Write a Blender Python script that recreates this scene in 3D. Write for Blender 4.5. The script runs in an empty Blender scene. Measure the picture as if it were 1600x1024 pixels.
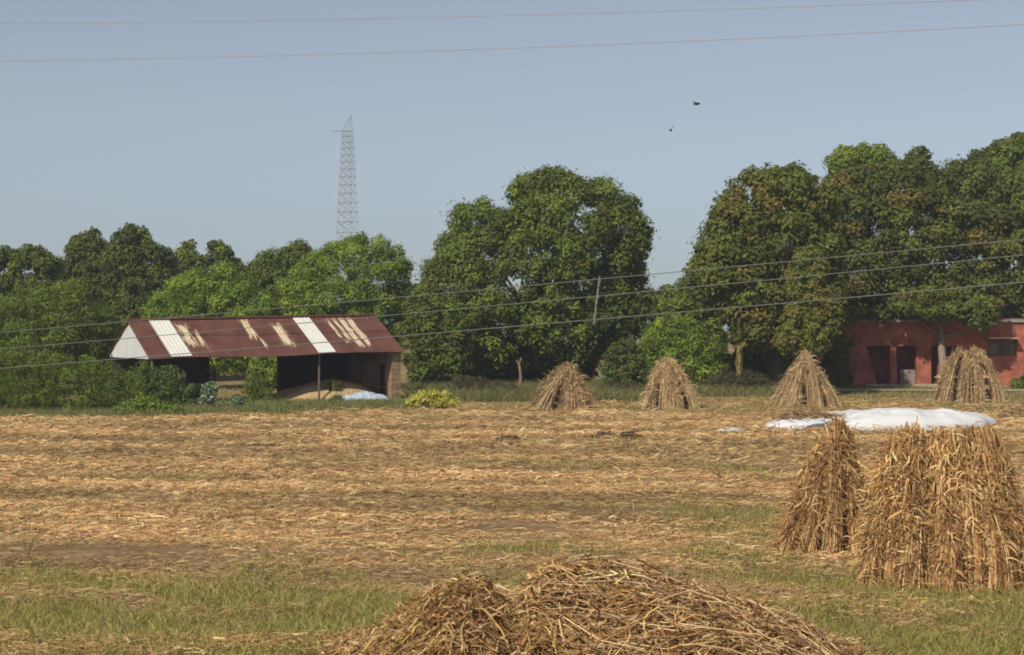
import bpy, math
import numpy as np
from mathutils import Vector

S = bpy.context.scene
COL = S.collection
# ------------------------------------------------------------------ camera, sky, sun, exposure
F, H, HY = 3000.0, 3.4, 503.0          # focal length in photo pixels, eye height, horizon row
cd = bpy.data.cameras.new('camera'); cam = bpy.data.objects.new('camera', cd); COL.objects.link(cam)
cd.sensor_width = 36; cd.lens = 36 * F / 1600; cd.shift_y = -9 / 1600
cd.clip_start = 0.1; cd.clip_end = 6000
cam.location = (0, 0, H); cam.rotation_euler = (math.radians(90), 0, 0)
S.camera = cam

SUN_EL, SUN_AZ = math.radians(43), math.radians(213)     # azimuth clockwise from +Y
sdir = Vector((math.sin(SUN_AZ) * math.cos(SUN_EL), math.cos(SUN_AZ) * math.cos(SUN_EL), math.sin(SUN_EL)))
w = bpy.data.worlds.new("World"); S.world = w; w.use_nodes = True
nt = w.node_tree; bg = nt.nodes['Background']
sky = nt.nodes.new('ShaderNodeTexSky'); sky.sky_type = 'NISHITA'; sky.sun_disc = False
sky.sun_elevation = SUN_EL; sky.sun_rotation = SUN_AZ
sky.altitude = 0; sky.air_density = 0.7; sky.dust_density = 0.5; sky.ozone_density = 4.5
hs = nt.nodes.new('ShaderNodeHueSaturation'); hs.inputs['Saturation'].default_value = 0.52
tn = nt.nodes.new('ShaderNodeMix'); tn.data_type = 'RGBA'; tn.blend_type = 'MULTIPLY'
tn.inputs[0].default_value = 1.0; tn.inputs[7].default_value = (0.93, 0.945, 0.93, 1)
nt.links.new(sky.outputs[0], hs.inputs['Color']); nt.links.new(hs.outputs[0], tn.inputs[6])
nt.links.new(tn.outputs[2], bg.inputs[0]); bg.inputs[1].default_value = 0.082
sl = bpy.data.lights.new('sun', 'SUN'); so = bpy.data.objects.new('sun', sl); COL.objects.link(so)
sl.energy = 3.5; sl.angle = math.radians(0.6); sl.color = (1.0, 0.93, 0.82)
so.rotation_euler = sdir.to_track_quat('Z', 'Y').to_euler()
so.location = (0, 0, 60)
S.view_settings.view_transform = 'Standard'; S.view_settings.look = 'None'
S.view_settings.exposure = 0.25; S.view_settings.gamma = 1.0
S.render.engine = 'CYCLES'
S.cycles.filter_width = 1.9
S.cycles.max_bounces = 6; S.cycles.transparent_max_bounces = 8

# ------------------------------------------------------------------ helpers
def P(px, py, d):
    return np.array([(px - 800) * d / F, d, H - (py - HY) * d / F])
def dist_of(py): return H * F / (py - HY)
def R(seed): return np.random.default_rng(seed)

def tag(o, label=None, cat=None, group=None, kind=None):
    if label: o['label'] = label
    if cat: o['category'] = cat
    if group: o['group'] = group
    if kind: o['kind'] = kind
    return o
def empty(name, loc, label, cat, group=None):
    o = bpy.data.objects.new(name, None); COL.objects.link(o); o.location = tuple(loc)
    o.empty_display_size = 0.3
    return tag(o, label, cat, group)
def link(name, me, mat=None, parent=None):
    o = bpy.data.objects.new(name, me); COL.objects.link(o)
    if mat: me.materials.append(mat)
    if parent: o.parent = parent
    return o

def np_mesh(name, V, Q, col=None, smooth=False, T=None):
    """V n,3  Q m,4 quads  T k,3 tris  col n,3 albedo"""
    me = bpy.data.meshes.new(name)
    V = np.ascontiguousarray(V, dtype=np.float32)
    nq = 0 if Q is None else len(Q); ntr = 0 if T is None else len(T)
    me.vertices.add(len(V)); me.vertices.foreach_set('co', V.ravel())
    idx = []
    st = []
    if nq: idx.append(np.asarray(Q, dtype=np.int32).ravel()); st.append(np.arange(nq) * 4)
    if ntr: idx.append(np.asarray(T, dtype=np.int32).ravel()); st.append(nq * 4 + np.arange(ntr) * 3)
    idx = np.concatenate(idx); st = np.concatenate(st).astype(np.int32)
    me.loops.add(len(idx)); me.loops.foreach_set('vertex_index', idx)
    me.polygons.add(nq + ntr); me.polygons.foreach_set('loop_start', st)
    me.polygons.foreach_set('use_smooth', np.full(nq + ntr, bool(smooth)))
    me.update(calc_edges=True); me.validate()
    if col is not None:
        a = me.attributes.new('col', 'FLOAT_COLOR', 'POINT')
        c = np.ones((len(V), 4), dtype=np.float32); c[:, :3] = np.clip(col, 0.002, 0.95)
        a.data.foreach_set('color', c.ravel())
    return me

def unit(a): return a / (np.linalg.norm(a, axis=-1, keepdims=True) + 1e-9)

def ribbons(Pt, wd, side, taper=None):
    """Pt n,k,3 centre lines; wd n widths; side n,3 -> V,Q"""
    n, k, _ = Pt.shape
    if taper is None: taper = np.linspace(1, 0.25, k)
    off = side[:, None, :] * (wd[:, None, None] * 0.5) * taper[None, :, None]
    V = np.stack([Pt - off, Pt + off], axis=2).reshape(-1, 3)
    base = (np.arange(n) * (2 * k))[:, None] + (np.arange(k - 1) * 2)[None, :]
    base = base.ravel()
    return V, np.stack([base, base + 1, base + 3, base + 2], 1), 2 * k
def tubes(Pt, rad, sides=3, taper=None):
    n, k, _ = Pt.shape
    if taper is None: taper = np.linspace(1, 0.6, k)
    T = unit(Pt[:, -1] - Pt[:, 0])
    ref = np.where(np.abs(T[:, 2:3]) > 0.9, np.array([[1., 0, 0]]), np.array([[0, 0, 1.]]))
    A = unit(np.cross(T, ref)); B = np.cross(T, A)
    ang = np.arange(sides) * 2 * np.pi / sides
    ring = A[:, None, :] * np.cos(ang)[None, :, None] + B[:, None, :] * np.sin(ang)[None, :, None]
    V = Pt[:, :, None, :] + ring[:, None] * (rad[:, None] * taper[None, :])[:, :, None, None]
    V = V.reshape(-1, 3)
    i0 = (np.arange(n) * k * sides)[:, None, None] + (np.arange(k - 1) * sides)[None, :, None]
    s = np.arange(sides)[None, None, :]; s2 = (np.arange(sides) + 1) % sides; s2 = s2[None, None, :]
    Q = np.stack([i0 + s, i0 + s2, i0 + s2 + sides, i0 + s + sides], -1).reshape(-1, 4)
    return V, Q, k * sides
class Acc:
    def __init__(s): s.V, s.Q, s.C, s.n = [], [], [], 0
    def add(s, V, Q, C):
        V = np.asarray(V, float); C = np.asarray(C, float)
        if C.ndim == 1: C = np.tile(C, (len(V), 1))
        s.V.append(V); s.Q.append(np.asarray(Q) + s.n); s.C.append(C); s.n += len(V)
    def mesh(s, name, smooth=False): return np_mesh(name, np.concatenate(s.V), np.concatenate(s.Q), np.concatenate(s.C), smooth)
BOXQ = np.array([[0, 3, 2, 1], [4, 5, 6, 7], [0, 1, 5, 4], [1, 2, 6, 5], [2, 3, 7, 6], [3, 0, 4, 7]])
def box(acc, x0, x1, y0, y1, z0, z1, col, f=None):
    V = np.array([[x0, y0, z0], [x1, y0, z0], [x1, y1, z0], [x0, y1, z0], [x0, y0, z1], [x1, y0, z1], [x1, y1, z1], [x0, y1, z1]], float)
    if f: V = f(V)
    acc.add(V, BOXQ, col)
def bar(acc, a, b, r, col, sides=6, taper=(1, 1)):
    V, Q, k = tubes(np.array([[a, b]], float), np.array([r]), sides, np.array(taper, float))
    acc.add(V, Q, col)
    # end cap as quads when six sided
    if sides == 6:
        for o, flip in ((0, False), (6, True)):
            acc.Q.append(np.array([[o, o + 1, o + 2, o + 3], [o, o + 3, o + 4, o + 5]]) + acc.n - 12)
def polytube(acc, pts, rads, col, sides=8):
    pts = np.array(pts, float); rads = np.array(rads, float)
    n = len(pts); T = unit(np.gradient(pts, axis=0))
    ref = np.array([0.31, 0.95, 0.05]); A = unit(np.cross(T, ref)); B = np.cross(T, A)
    ang = np.arange(sides) * 2 * np.pi / sides
    V = pts[:, None] + (A[:, None] * np.cos(ang)[None, :, None] + B[:, None] * np.sin(ang)[None, :, None]) * rads[:, None, None]
    s = np.arange(sides); s2 = (s + 1) % sides
    Q = np.concatenate([np.stack([i * sides + s, i * sides + s2, (i + 1) * sides + s2, (i + 1) * sides + s], 1) for i in range(n - 1)])
    acc.add(V.reshape(-1, 3), Q, col)

# cheap smooth noise
def vnoise(x, y, seed=0):
    r = R(seed); tab = r.random((64, 64))
    xi = np.floor(x).astype(int); yi = np.floor(y).astype(int)
    fx = x - xi; fy = y - yi; fx = fx * fx * (3 - 2 * fx); fy = fy * fy * (3 - 2 * fy)
    g = lambda i, j: tab[i % 64, j % 64]
    return (g(xi, yi) * (1 - fx) + g(xi + 1, yi) * fx) * (1 - fy) + (g(xi, yi + 1) * (1 - fx) + g(xi + 1, yi + 1) * fx) * fy
def fbm(x, y, seed=0, o=3):
    return sum(vnoise(x * 2 ** i, y * 2 ** i, seed + i) * 0.5 ** i for i in range(o)) / sum(0.5 ** i for i in range(o))

# ------------------------------------------------------------------ materials
def mat_attr(name, rough=0.8, trans=0.0, spec=0.3, noise=0.0, nscale=8.0, bump=0.0, bscale=20.0, tsc=(1, 1, 1)):
    m = bpy.data.materials.new(name); m.use_nodes = True; t = m.node_tree; N = t.nodes
    b = N['Principled BSDF']; b.inputs['Roughness'].default_value = rough
    b.inputs['Specular IOR Level'].default_value = spec
    a = N.new('ShaderNodeAttribute'); a.attribute_name = 'col'
    src = a.outputs['Color']
    tc = N.new('ShaderNodeTexCoord'); mp = N.new('ShaderNodeMapping'); mp.inputs['Scale'].default_value = tsc
    t.links.new(tc.outputs['Object'], mp.inputs[0])
    if noise:
        nz = N.new('ShaderNodeTexNoise'); nz.inputs['Scale'].default_value = nscale; nz.inputs['Detail'].default_value = 6
        nz.inputs['Roughness'].default_value = 0.65
        t.links.new(mp.outputs[0], nz.inputs['Vector'])
        mr = N.new('ShaderNodeMapRange'); mr.inputs[1].default_value = 0.3; mr.inputs[2].default_value = 0.7
        mr.inputs[3].default_value = 1 - noise; mr.inputs[4].default_value = 1 + noise
        t.links.new(nz.outputs['Fac'], mr.inputs[0])
        mx = N.new('ShaderNodeMix'); mx.data_type = 'RGBA'; mx.blend_type = 'MULTIPLY'; mx.inputs[0].default_value = 1
        t.links.new(src, mx.inputs[6]); t.links.new(mr.outputs[0], mx.inputs[7]); src = mx.outputs[2]
    if bump:
        nb = N.new('ShaderNodeTexNoise'); nb.inputs['Scale'].default_value = bscale; nb.inputs['Detail'].default_value = 5
        t.links.new(mp.outputs[0], nb.inputs['Vector'])
        bp = N.new('ShaderNodeBump'); bp.inputs['Strength'].default_value = bump; bp.inputs['Distance'].default_value = 0.1
        t.links.new(nb.outputs['Fac'], bp.inputs['Height']); t.links.new(bp.outputs[0], b.inputs['Normal'])
    t.links.new(src, b.inputs['Base Color'])
    if trans:
        tr = N.new('ShaderNodeBsdfTranslucent'); ms = N.new('ShaderNodeMixShader'); ms.inputs[0].default_value = trans
        t.links.new(src, tr.inputs[0]); t.links.new(b.outputs[0], ms.inputs[1]); t.links.new(tr.outputs[0], ms.inputs[2])
        t.links.new(ms.outputs[0], N['Material Output'].inputs[0])
    return m
M_LEAF = mat_attr('leaves', 0.6, 0.36, 0.25)
M_STRAW = mat_attr('straw', 0.85, 0.12, 0.15, noise=0.18, nscale=30)
M_GRASS = mat_attr('grass', 0.75, 0.3, 0.2)
M_BARK = mat_attr('bark', 0.95, 0, 0.1, noise=0.4, nscale=6, bump=0.5, bscale=14, tsc=(3, 3, 0.6))
M_WALL = mat_attr('plaster', 0.9, 0, 0.15, noise=0.5, nscale=1.3, bump=0.25, bscale=12)
M_BRICK = mat_attr('brickwork', 0.95, 0, 0.1, noise=0.35, nscale=5, bump=0.4, bscale=16)
M_PAINT = mat_attr('painted_panel', 0.6, 0, 0.3, noise=0.06, nscale=3)
M_METAL = mat_attr('galvanised', 0.55, 0, 0.5, noise=0.1, nscale=2)
M_TARP = mat_attr('plastic_sheet', 0.45, 0.1, 0.4, noise=0.05, nscale=1.5, bump=0.25, bscale=3)
M_SOIL = mat_attr('grain', 0.95, 0, 0.1, noise=0.2, nscale=6, bump=0.3, bscale=30)
M_BIRD = mat_attr('feathers', 0.7, 0, 0.2)

# ------------------------------------------------------------------ ground
def gz(x, y):
    fade = np.clip((110 - y) / 20, 0, 1) * np.clip((y - 4) / 6, 0, 1)
    rows = (fbm(x * 0.06 + 3, y * 0.75 + x * 0.02, 11, 2) - 0.5) * 0.16
    lump = (fbm(x * 0.5, y * 0.6, 17, 3) - 0.5) * 0.10
    return (rows + lump) * fade
def green(x, y):
    """0..1 how much live grass"""
    py = HY + H * F / np.maximum(y, 5); px = 800 + x * F / np.maximum(y, 5)
    n = fbm(x * 0.8 + y * .2 + 11, y * 0.62 + x * .12 + 4, 33, 4); n2 = fbm(x * 0.09, y * 0.5, 37, 3)
    g = np.clip((py - 850) / 80, 0, 1) * (0.78 - .3 * np.clip((px - 620) / 100, 0, 1) * np.clip((1250 - px) / 100, 0, 1))
    g = np.maximum(g, .62 * np.clip((py - 900) / 60, 0, 1) * np.clip((620 - px) / 120, 0, 1)); fl = g * (.30 + .5 * np.clip((py - 955) / 40, 0, 1)) * (.4 + 1.1 * fbm(x * 1.3, y * .8, 33, 2))
    g = np.maximum(g, 0.75 * np.exp(-(((px - 1180) / 170) ** 2 + ((py - 860) / 55) ** 2)))
    g = np.maximum(g, 0.45 * np.exp(-(((px - 930) / 260) ** 2 + ((py - 850) / 28) ** 2)))
    g = np.maximum(g, 0.5 * np.exp(-((py - 735) / 10) ** 2) * np.clip((px - 500) / 300, 0, 1))
    g = np.maximum(g, np.clip((652 - py) / 16, 0, 1) * np.clip((800 - px) / 120, 0, 1))
    g = np.maximum(g, np.clip((660 - py) / 22, 0, 1) * 0.6)
    g = np.maximum(g, np.clip((y - 84) / 10, 0, 1) * 0.9)
    n4 = fbm(x * 0.9, y * 0.7, 39, 3)
    return np.clip(fl + g * (2.5 * n - 0.55) + (n2 - 0.46) * 0.5 + (n4 - .5) * 1.3 - .03, 0, 1)
def axis(parts):
    out = [np.arange(a, b, s) for a, b, s in parts]; return np.unique(np.round(np.concatenate(out), 3))
xs = axis([(-700, -400, 100), (-400, -60, 40), (-60, -34, 3), (-34, 34, 0.4), (34, 60, 3), (60, 400, 40), (400, 701, 100)])
ys = axis([(-200, 0, 50), (0, 15, 2), (15, 32, 0.22), (32, 100, 0.4), (100, 140, 4), (140, 400, 40), (400, 801, 100)])
X, Y = np.meshgrid(xs, ys); Z = gz(X, Y)
V = np.stack([X, Y, Z], -1).reshape(-1, 3)
nx, ny = len(xs), len(ys)
ii = (np.arange(ny - 1)[:, None] * nx + np.arange(nx - 1)[None]).ravel()
Q = np.stack([ii, ii + 1, ii + nx + 1, ii + nx], 1)
g = green(X, Y).ravel()[:, None]
n1 = fbm(X * 0.16, Y * 0.9 + X * 0.10, 41, 3).ravel()[:, None]
n3 = fbm(X * 1.1, Y * 1.3, 47, 3).ravel()[:, None]
soil = np.array([0.23, 0.145, 0.070]); chaff = np.array([0.40, 0.265, 0.135]); gr = np.array([0.25, 0.22, 0.08])
t = np.clip((n1 * 0.7 + n3 * 0.5 - 0.36) * 2.6, 0, 1)
C = soil * (1 - t) + chaff * t
C = C * (1 - g * 0.75) + gr * g * 0.75
M_GROUND = mat_attr('field_ground', 0.95, 0, 0.1, noise=0.55, nscale=9, bump=0.8, bscale=14, tsc=(0.6, 1.3, 1))
ground = link('ground', np_mesh('ground', V, Q, C, True), M_GROUND)
tag(ground, 'brown harvested field covered in dry chaff with green patches', 'ground', kind='structure')

def edge(x, y):
    px = 800 + x * F / np.maximum(y, 5)
    e = np.interp(px, [-300, 0, 400, 640, 760, 1100, 1900], [65, 66, 69.5, 74, 76, 82, 84])
    return y - e + (fbm(x * .4, y * .1, 91, 3) - .5) * 5       # >0 beyond the stubble
# straw litter lying on the field
r = R(5)
def field_points(n, y0, y1, r, margin=1.12, power=1.0):
    u = r.random(n); y = y0 * (y1 / y0) ** u if power == 1 else y0 + (y1 - y0) * u
    x = (r.random(n) - 0.5) * 2 * y * 800 / F * margin
    return x, y
STRAWC = np.array([.99, .93, .75]) * np.array([[0.50, 0.33, 0.17], [0.60, 0.43, 0.23], [0.38, 0.22, 0.12], [0.70, 0.55, 0.34], [0.46, 0.27, 0.15], [0.24, 0.14, 0.08]])
def litter(n, y0, y1, seed):
    r = R(seed); x, y = field_points(n, y0, y1, r)
    dens = -np.clip(edge(x, y) * .25 + .15, 0, 1) * .8 + fbm(x * 0.16, y * 0.9 + x * 0.10, 41, 3) * 0.7 + fbm(x * 0.7, y * 0.8, 51, 2) * 0.5 - green(x, y) * 0.30
    keep = dens > 0.33 + r.random(n) * 0.45; x, y = x[keep], y[keep]; n = len(x)
    band = np.clip((fbm(x * 0.10, y * 0.8 + x * 0.12, 87, 3) - .5) * 3.2 + (fbm(x * .6, y * .6, 89, 2) - .5) * 1.6, -1, 1)[:, None]
    sc = np.clip(y / 30, 0.8, 1.9)
    L = (0.06 + 0.26 * r.random(n) ** 1.6) * sc; wd = (0.007 + 0.013 * r.random(n)) * sc * np.where(r.random(n) < .15, 1.6, 1)
    a = r.normal(0, 0.65, n) + np.where(r.random(n) < 0.25, np.pi / 2, 0)
    d = np.stack([np.cos(a), np.sin(a), r.normal(0.03, 0.14, n)], 1)
    c = np.stack([x, y, gz(x, y) + 0.02 + np.abs(r.normal(0, 0.03, n)) * sc], 1)
    bend = r.normal(0, 0.08, (n, 3)) * L[:, None]; bend[:, 2] = np.abs(bend[:, 2])
    Pt = np.stack([c - d * L[:, None] / 2, c + bend, c + d * L[:, None] / 2], 1)
    Pt[:, :, 2] = np.maximum(Pt[:, :, 2], gz(Pt[:, :, 0], Pt[:, :, 1]) + 0.008)
    side = unit(np.cross(d, np.stack([r.normal(0, .5, n), -0.5 + r.normal(0, .4, n), np.ones(n)], 1)))
    V, Q, k = ribbons(Pt, wd, side, np.array([0.7, 1, 0.3]))
    pick = STRAWC[r.integers(0, len(STRAWC), n)] * (0.7 + 0.6 * r.random((n, 1))) * (1 + .32 * band) * np.where(band < -.2, np.array([[.9, .95, .95]]), 1)
    return V, Q, np.repeat(pick, k, 0)
acc = Acc(); acc.add(*litter(460000, 15, 84, 61)); 
lit = link('straw_litter', acc.mesh('straw_litter'), M_STRAW)
tag(lit, 'dry straw and chaff strewn in rows over the harvested field', 'straw', kind='stuff')

# grass blades
def grass(n, y0, y1, seed, h0=0.06, h1=0.22, thr=0.25, cols=None, px=None, maskf=None):
    r = R(seed); x, y = field_points(n, y0, y1, r)
    if px is not None: x = ((px[0] + (px[1] - px[0]) * r.random(n)) - 800) * y / F
    g = green(x, y) if maskf is None else maskf(x, y)
    keep = g > thr + r.random(n) * 0.5; x, y = x[keep], y[keep]; n = len(x)
    sc = np.clip(y / 32, 0.9, 2.2)
    h = (h0 + (h1 - h0) * r.random(n) ** 1.6); wd = (0.006 + 0.011 * r.random(n) ** 2) * sc
    lean = r.normal(0, 0.75, (n, 2)) * h[:, None]
    b = np.stack([x, y, gz(x, y) - 0.01], 1)
    m = b + np.stack([lean[:, 0] * .4, lean[:, 1] * .4, h * .65], 1); tp = b + np.stack([lean[:, 0] * 1.3, lean[:, 1] * 1.3, h], 1)
    a = r.random(n) * np.pi; side = np.stack([np.cos(a), np.sin(a) * .4, np.zeros(n)], 1)
    V, Q, k = ribbons(np.stack([b, m, tp], 1), wd, unit(side), np.array([1, .8, .1]))
    cols = np.array(np.array([1.15, 1.10, .85]) * [[0.15, 0.19, 0.05], [0.20, 0.25, 0.07], [0.36, 0.30, 0.13], [0.30, 0.22, 0.11], [0.42, 0.33, 0.16], [0.12, 0.16, 0.05], [0.34, 0.36, 0.10], [0.5, 0.4, 0.2]]) if cols is None else np.array(cols)
    pick = cols[r.integers(0, len(cols), n)] * (0.75 + 0.5 * r.random((n, 1)))
    return V, Q, np.repeat(pick, k, 0)
acc = Acc(); acc.add(*grass(210000, 16, 45, 71, 0.04, 0.17, 0.15)); acc.add(*grass(120000, 45, 100, 72, 0.06, 0.22, 0.2))
gg = link('grass', acc.mesh('grass'), M_GRASS)
tag(gg, 'short green and yellowing grass growing through the field', 'grass', kind='stuff')
# tall weeds and grasses at the field margin
acc = Acc()
G1 = [[0.12, 0.17, 0.04], [0.16, 0.22, 0.05], [0.22, 0.25, 0.07], [0.28, 0.25, 0.10]]
G2 = [[0.27, 0.20, 0.12], [0.22, 0.17, 0.08], [0.19, 0.20, 0.07], [0.33, 0.27, 0.13]]
full = lambda x, y: np.ones_like(x) * 0.9
past = lambda x, y: np.clip(edge(x, y) * .5 + .3, 0, .9)
acc.add(*grass(60000, 63, 78, 73, 0.08, 0.38, 0.1, G1 + G2[:1] + [[.28,.26,.10]], (-80, 660), past))
acc.add(*grass(9000, 76, 81, 74, 0.06, 0.25, 0.1, G1, (420, 660), full))
acc.add(*grass(26000, 80, 96, 75, 0.2, 0.7, 0.1, G1 + G2, (640, 1000), full))
acc.add(*grass(10000, 86, 99, 76, 0.2, 0.6, 0.1, G2 + G1[:2], (1000, 1290), full))
acc.add(*grass(9000, 82, 100, 78, 0.04, 0.14, 0.1, G2 + G1[:2] + [[.3,.26,.12]], (1270, 1700), full))
tw = link('tall_grass', acc.mesh('tall_grass'), M_GRASS)
tag(tw, 'tall weedy grass along the far margin of the field', 'tall grass', kind='stuff')
# a few tall dry weed stems standing in the field
acc = Acc(); r = R(77)
n = 90; x, y = field_points(n, 18, 60, r); h = 0.35 + 0.4 * r.random(n)
b = np.stack([x, y, gz(x, y)], 1); ln = r.normal(0, .12, (n, 2))
Pt = np.stack([b, b + np.stack([ln[:, 0] * .3, ln[:, 1] * .3, h * .5], 1), b + np.stack([ln[:, 0], ln[:, 1], h], 1)], 1)
Vv, Qq, k = tubes(Pt, 0.006 + 0.004 * r.random(n)); acc.add(Vv, Qq, np.array([0.35, 0.30, 0.13]))
m = n * 14; i = r.integers(0, n, m); tt = 0.3 + 0.7 * r.random(m)
c = b[i] + (Pt[i, 2] - b[i]) * tt[:, None]; a = r.random(m) * 6.28; L = 0.06 + 0.1 * r.random(m)
e = c + np.stack([np.cos(a) * L, np.sin(a) * L, r.normal(0.3, 0.4, m) * L], 1)
Vv, Qq, k = ribbons(np.stack([c, (c + e) / 2 + [0, 0, .02], e], 1), np.full(m, 0.014), unit(np.stack([-np.sin(a), np.cos(a), np.full(m, .3)], 1)), np.array([.5, 1, .2]))
acc.add(Vv, Qq, np.array([0.32, 0.30, 0.10]))
ws = link('weeds', acc.mesh('weeds'), M_GRASS); tag(ws, 'thin dry weed stems standing up out of the stubble', 'weeds', kind='stuff')

# packed earth track in front of the red building
acc = Acc(); tx = np.linspace(7, 34, 60); 
for j, (xa, xb) in enumerate(zip(tx[:-1], tx[1:])):
    w0 = 1.3 + 0.5 * math.sin(xa * .9); yc = 93.0 + 0.3 * math.sin(xa * .5)
    w1 = 1.3 + 0.5 * math.sin(xb * .9); yd = 93.0 + 0.3 * math.sin(xb * .5)
    acc.add(np.array([[xa, yc - w0, .10], [xb, yd - w1, .10], [xb, yd + w1, .10], [xa, yc + w0, .10]]), [[0, 1, 2, 3]], [0.42, 0.36, 0.25])
pth = link('path', acc.mesh('path'), M_GROUND); tag(pth, 'pale earth track running in front of the red building', 'path', kind='structure')

# ------------------------------------------------------------------ foliage
def poly_dist(pts, poly):
    """signed distance, positive inside"""
    poly = np.array(poly, float); a = poly; b = np.roll(poly, -1, 0)
    p = pts[:, None]; ab = (b - a)[None]; t = np.clip(((p - a) * ab).sum(-1) / ((ab ** 2).sum(-1) + 1e-9), 0, 1)
    dd = np.linalg.norm(p - (a + ab * t[..., None]), axis=-1).min(1)
    x, y = pts[:, 0:1], pts[:, 1:2]
    cond = ((a[None, :, 1] > y) != (b[None, :, 1] > y))
    xi = (b[None, :, 0] - a[None, :, 0]) * (y - a[None, :, 1]) / (b[None, :, 1] - a[None, :, 1] + 1e-12) + a[None, :, 0]
    inside = (cond & (x < xi)).sum(1) % 2 == 1
    return np.where(inside, dd, -dd)

LG_ = np.array([2.4, 1.98, 1.25])
DARK = (np.array([[0.040, 0.055, 0.018], [0.055, 0.078, 0.022], [0.075, 0.10, 0.026]]) * LG_).tolist()
MID = (np.array([[0.05, 0.085, 0.02], [0.07, 0.12, 0.026], [0.10, 0.15, 0.032]]) * LG_).tolist()
BRIGHT = (np.array([[0.08, 0.15, 0.03], [0.11, 0.19, 0.035], [0.15, 0.23, 0.045]]) * LG_).tolist()
OLIVE = (np.array([[0.055, 0.080, 0.024], [0.070, 0.098, 0.028], [0.088, 0.115, 0.032], [0.095, 0.088, 0.032]]) * LG_).tolist()
YELL = [[0.18, 0.19, 0.035], [0.23, 0.22, 0.04], [0.14, 0.16, 0.03], [0.26, 0.21, 0.05]]
BLUE = (np.array([[0.05, 0.085, 0.045], [0.07, 0.11, 0.06], [0.05, 0.075, 0.035]]) * LG_).tolist()
BROWN = [[0.13, 0.09, 0.055], [0.16, 0.12, 0.07], [0.10, 0.085, 0.04], [0.11, 0.12, 0.05]]

def crown_mesh(name, outline, d, depth, pr, leaf, cols, seed, npuff=None, dens=62, rag=1.0, yz=0.85, aspect=0.55, droop=0.0, origin=(0, 0, 0), zmin=0.05):
    r = R(seed); poly = np.array(outline, float)
    lo, hi = poly.min(0), poly.max(0); s = d / F
    area = 0.5 * abs(np.dot(poly[:, 0], np.roll(poly[:, 1], -1)) - np.dot(poly[:, 1], np.roll(poly[:, 0], -1)))
    rm = (pr[0] + pr[1]) / 2
    n = npuff or int(4.2 * area / (np.pi * rm ** 2))
    c = lo + (hi - lo) * r.random((n * 16, 2)); rr = pr[0] + (pr[1] - pr[0]) * r.random(len(c)) ** 1.3
    D = poly_dist(c, poly); ok = D > rr * 0.75
    # edge puffs: take those with D close to their radius first
    edge = ok & (D < rr * 1.5); e = np.where(edge)[0][: int(n * 0.36)]; q = np.where(ok & ~edge)[0][: n]
    sel = np.concatenate([e, q]); c, rr, D = c[sel], rr[sel], D[sel]
    dm = max(D.max(), 1)
    T = depth * np.sqrt(1 - (1 - np.clip(D / dm, 0, 1)) ** 2)
    u = r.random(len(c)); t = np.where(u < .62, -(0.65 + 0.35 * r.random(len(c))), np.where(u < .82, 0.6 + .4 * r.random(len(c)), r.random(len(c)) * 1.6 - .8))
    dy = T * t
    ctr = np.stack([(c[:, 0] - 800) * s * (1 + dy / d), d + dy, H - (c[:, 1] - HY) * s * (1 + dy / d)], 1)
    R3 = rr * s
    cols = np.array(cols, float)
    cnt = np.maximum((dens * 4 * np.pi * R3 ** 2).astype(int), 12)
    pid = np.repeat(np.arange(len(c)), cnt); m = len(pid)
    dr = unit(r.normal(0, 1, (m, 3)) + np.array([0, -0.12, 0.22]))
    sh = 0.55 + 0.5 * r.random(m) ** 0.6
    # small sub-clumps make the surface of each puff uneven
    k = unit(r.normal(0, 1, (len(c) * 9, 3)))[pid * 9 + r.integers(0, 9, m)]
    dr = unit(dr + k * 0.6)
    pos = ctr[pid] + dr * (R3[pid] * sh)[:, None] * np.array([1, 1, yz]) * (1 + 0.11 * rag * r.normal(0, 1, m))[:, None]
    nrm = unit(dr * 1.1 + r.normal(0, 0.38, (m, 3)) + np.array([0, 0, 0.35]))
    tan = unit(np.cross(nrm, r.normal(0, 1, (m, 3)))); tan[:, 2] -= droop; tan = unit(tan)
    bit = unit(np.cross(nrm, tan))
    L = leaf * (0.6 + 0.8 * r.random(m)); Wd = L * aspect
    A = pos - tan * (L / 2)[:, None]; B = pos + bit * (Wd / 2)[:, None] + nrm * (L * .08)[:, None]; Cc = pos + tan * (L / 2)[:, None]; Dd = pos - bit * (Wd / 2)[:, None] + nrm * (L * .08)[:, None]
    V = np.stack([A, B, Cc, Dd], 1).reshape(-1, 3)
    V[:, 2] = np.maximum(V[:, 2], zmin)
    Q = np.arange(m * 4).reshape(-1, 4)
    pc = cols[r.integers(0, len(cols), len(c))] * (0.85 + 0.3 * r.random((len(c), 1)))
    lc = cols[r.integers(0, len(cols), m)]
    col = (pc[pid] * 0.8 + lc * 0.2) * (0.8 + 0.4 * r.random((m, 1)))
    V = V - np.array(origin)
    return np_mesh(name, V, Q, np.repeat(col, 4, 0)), ctr, R3

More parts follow.
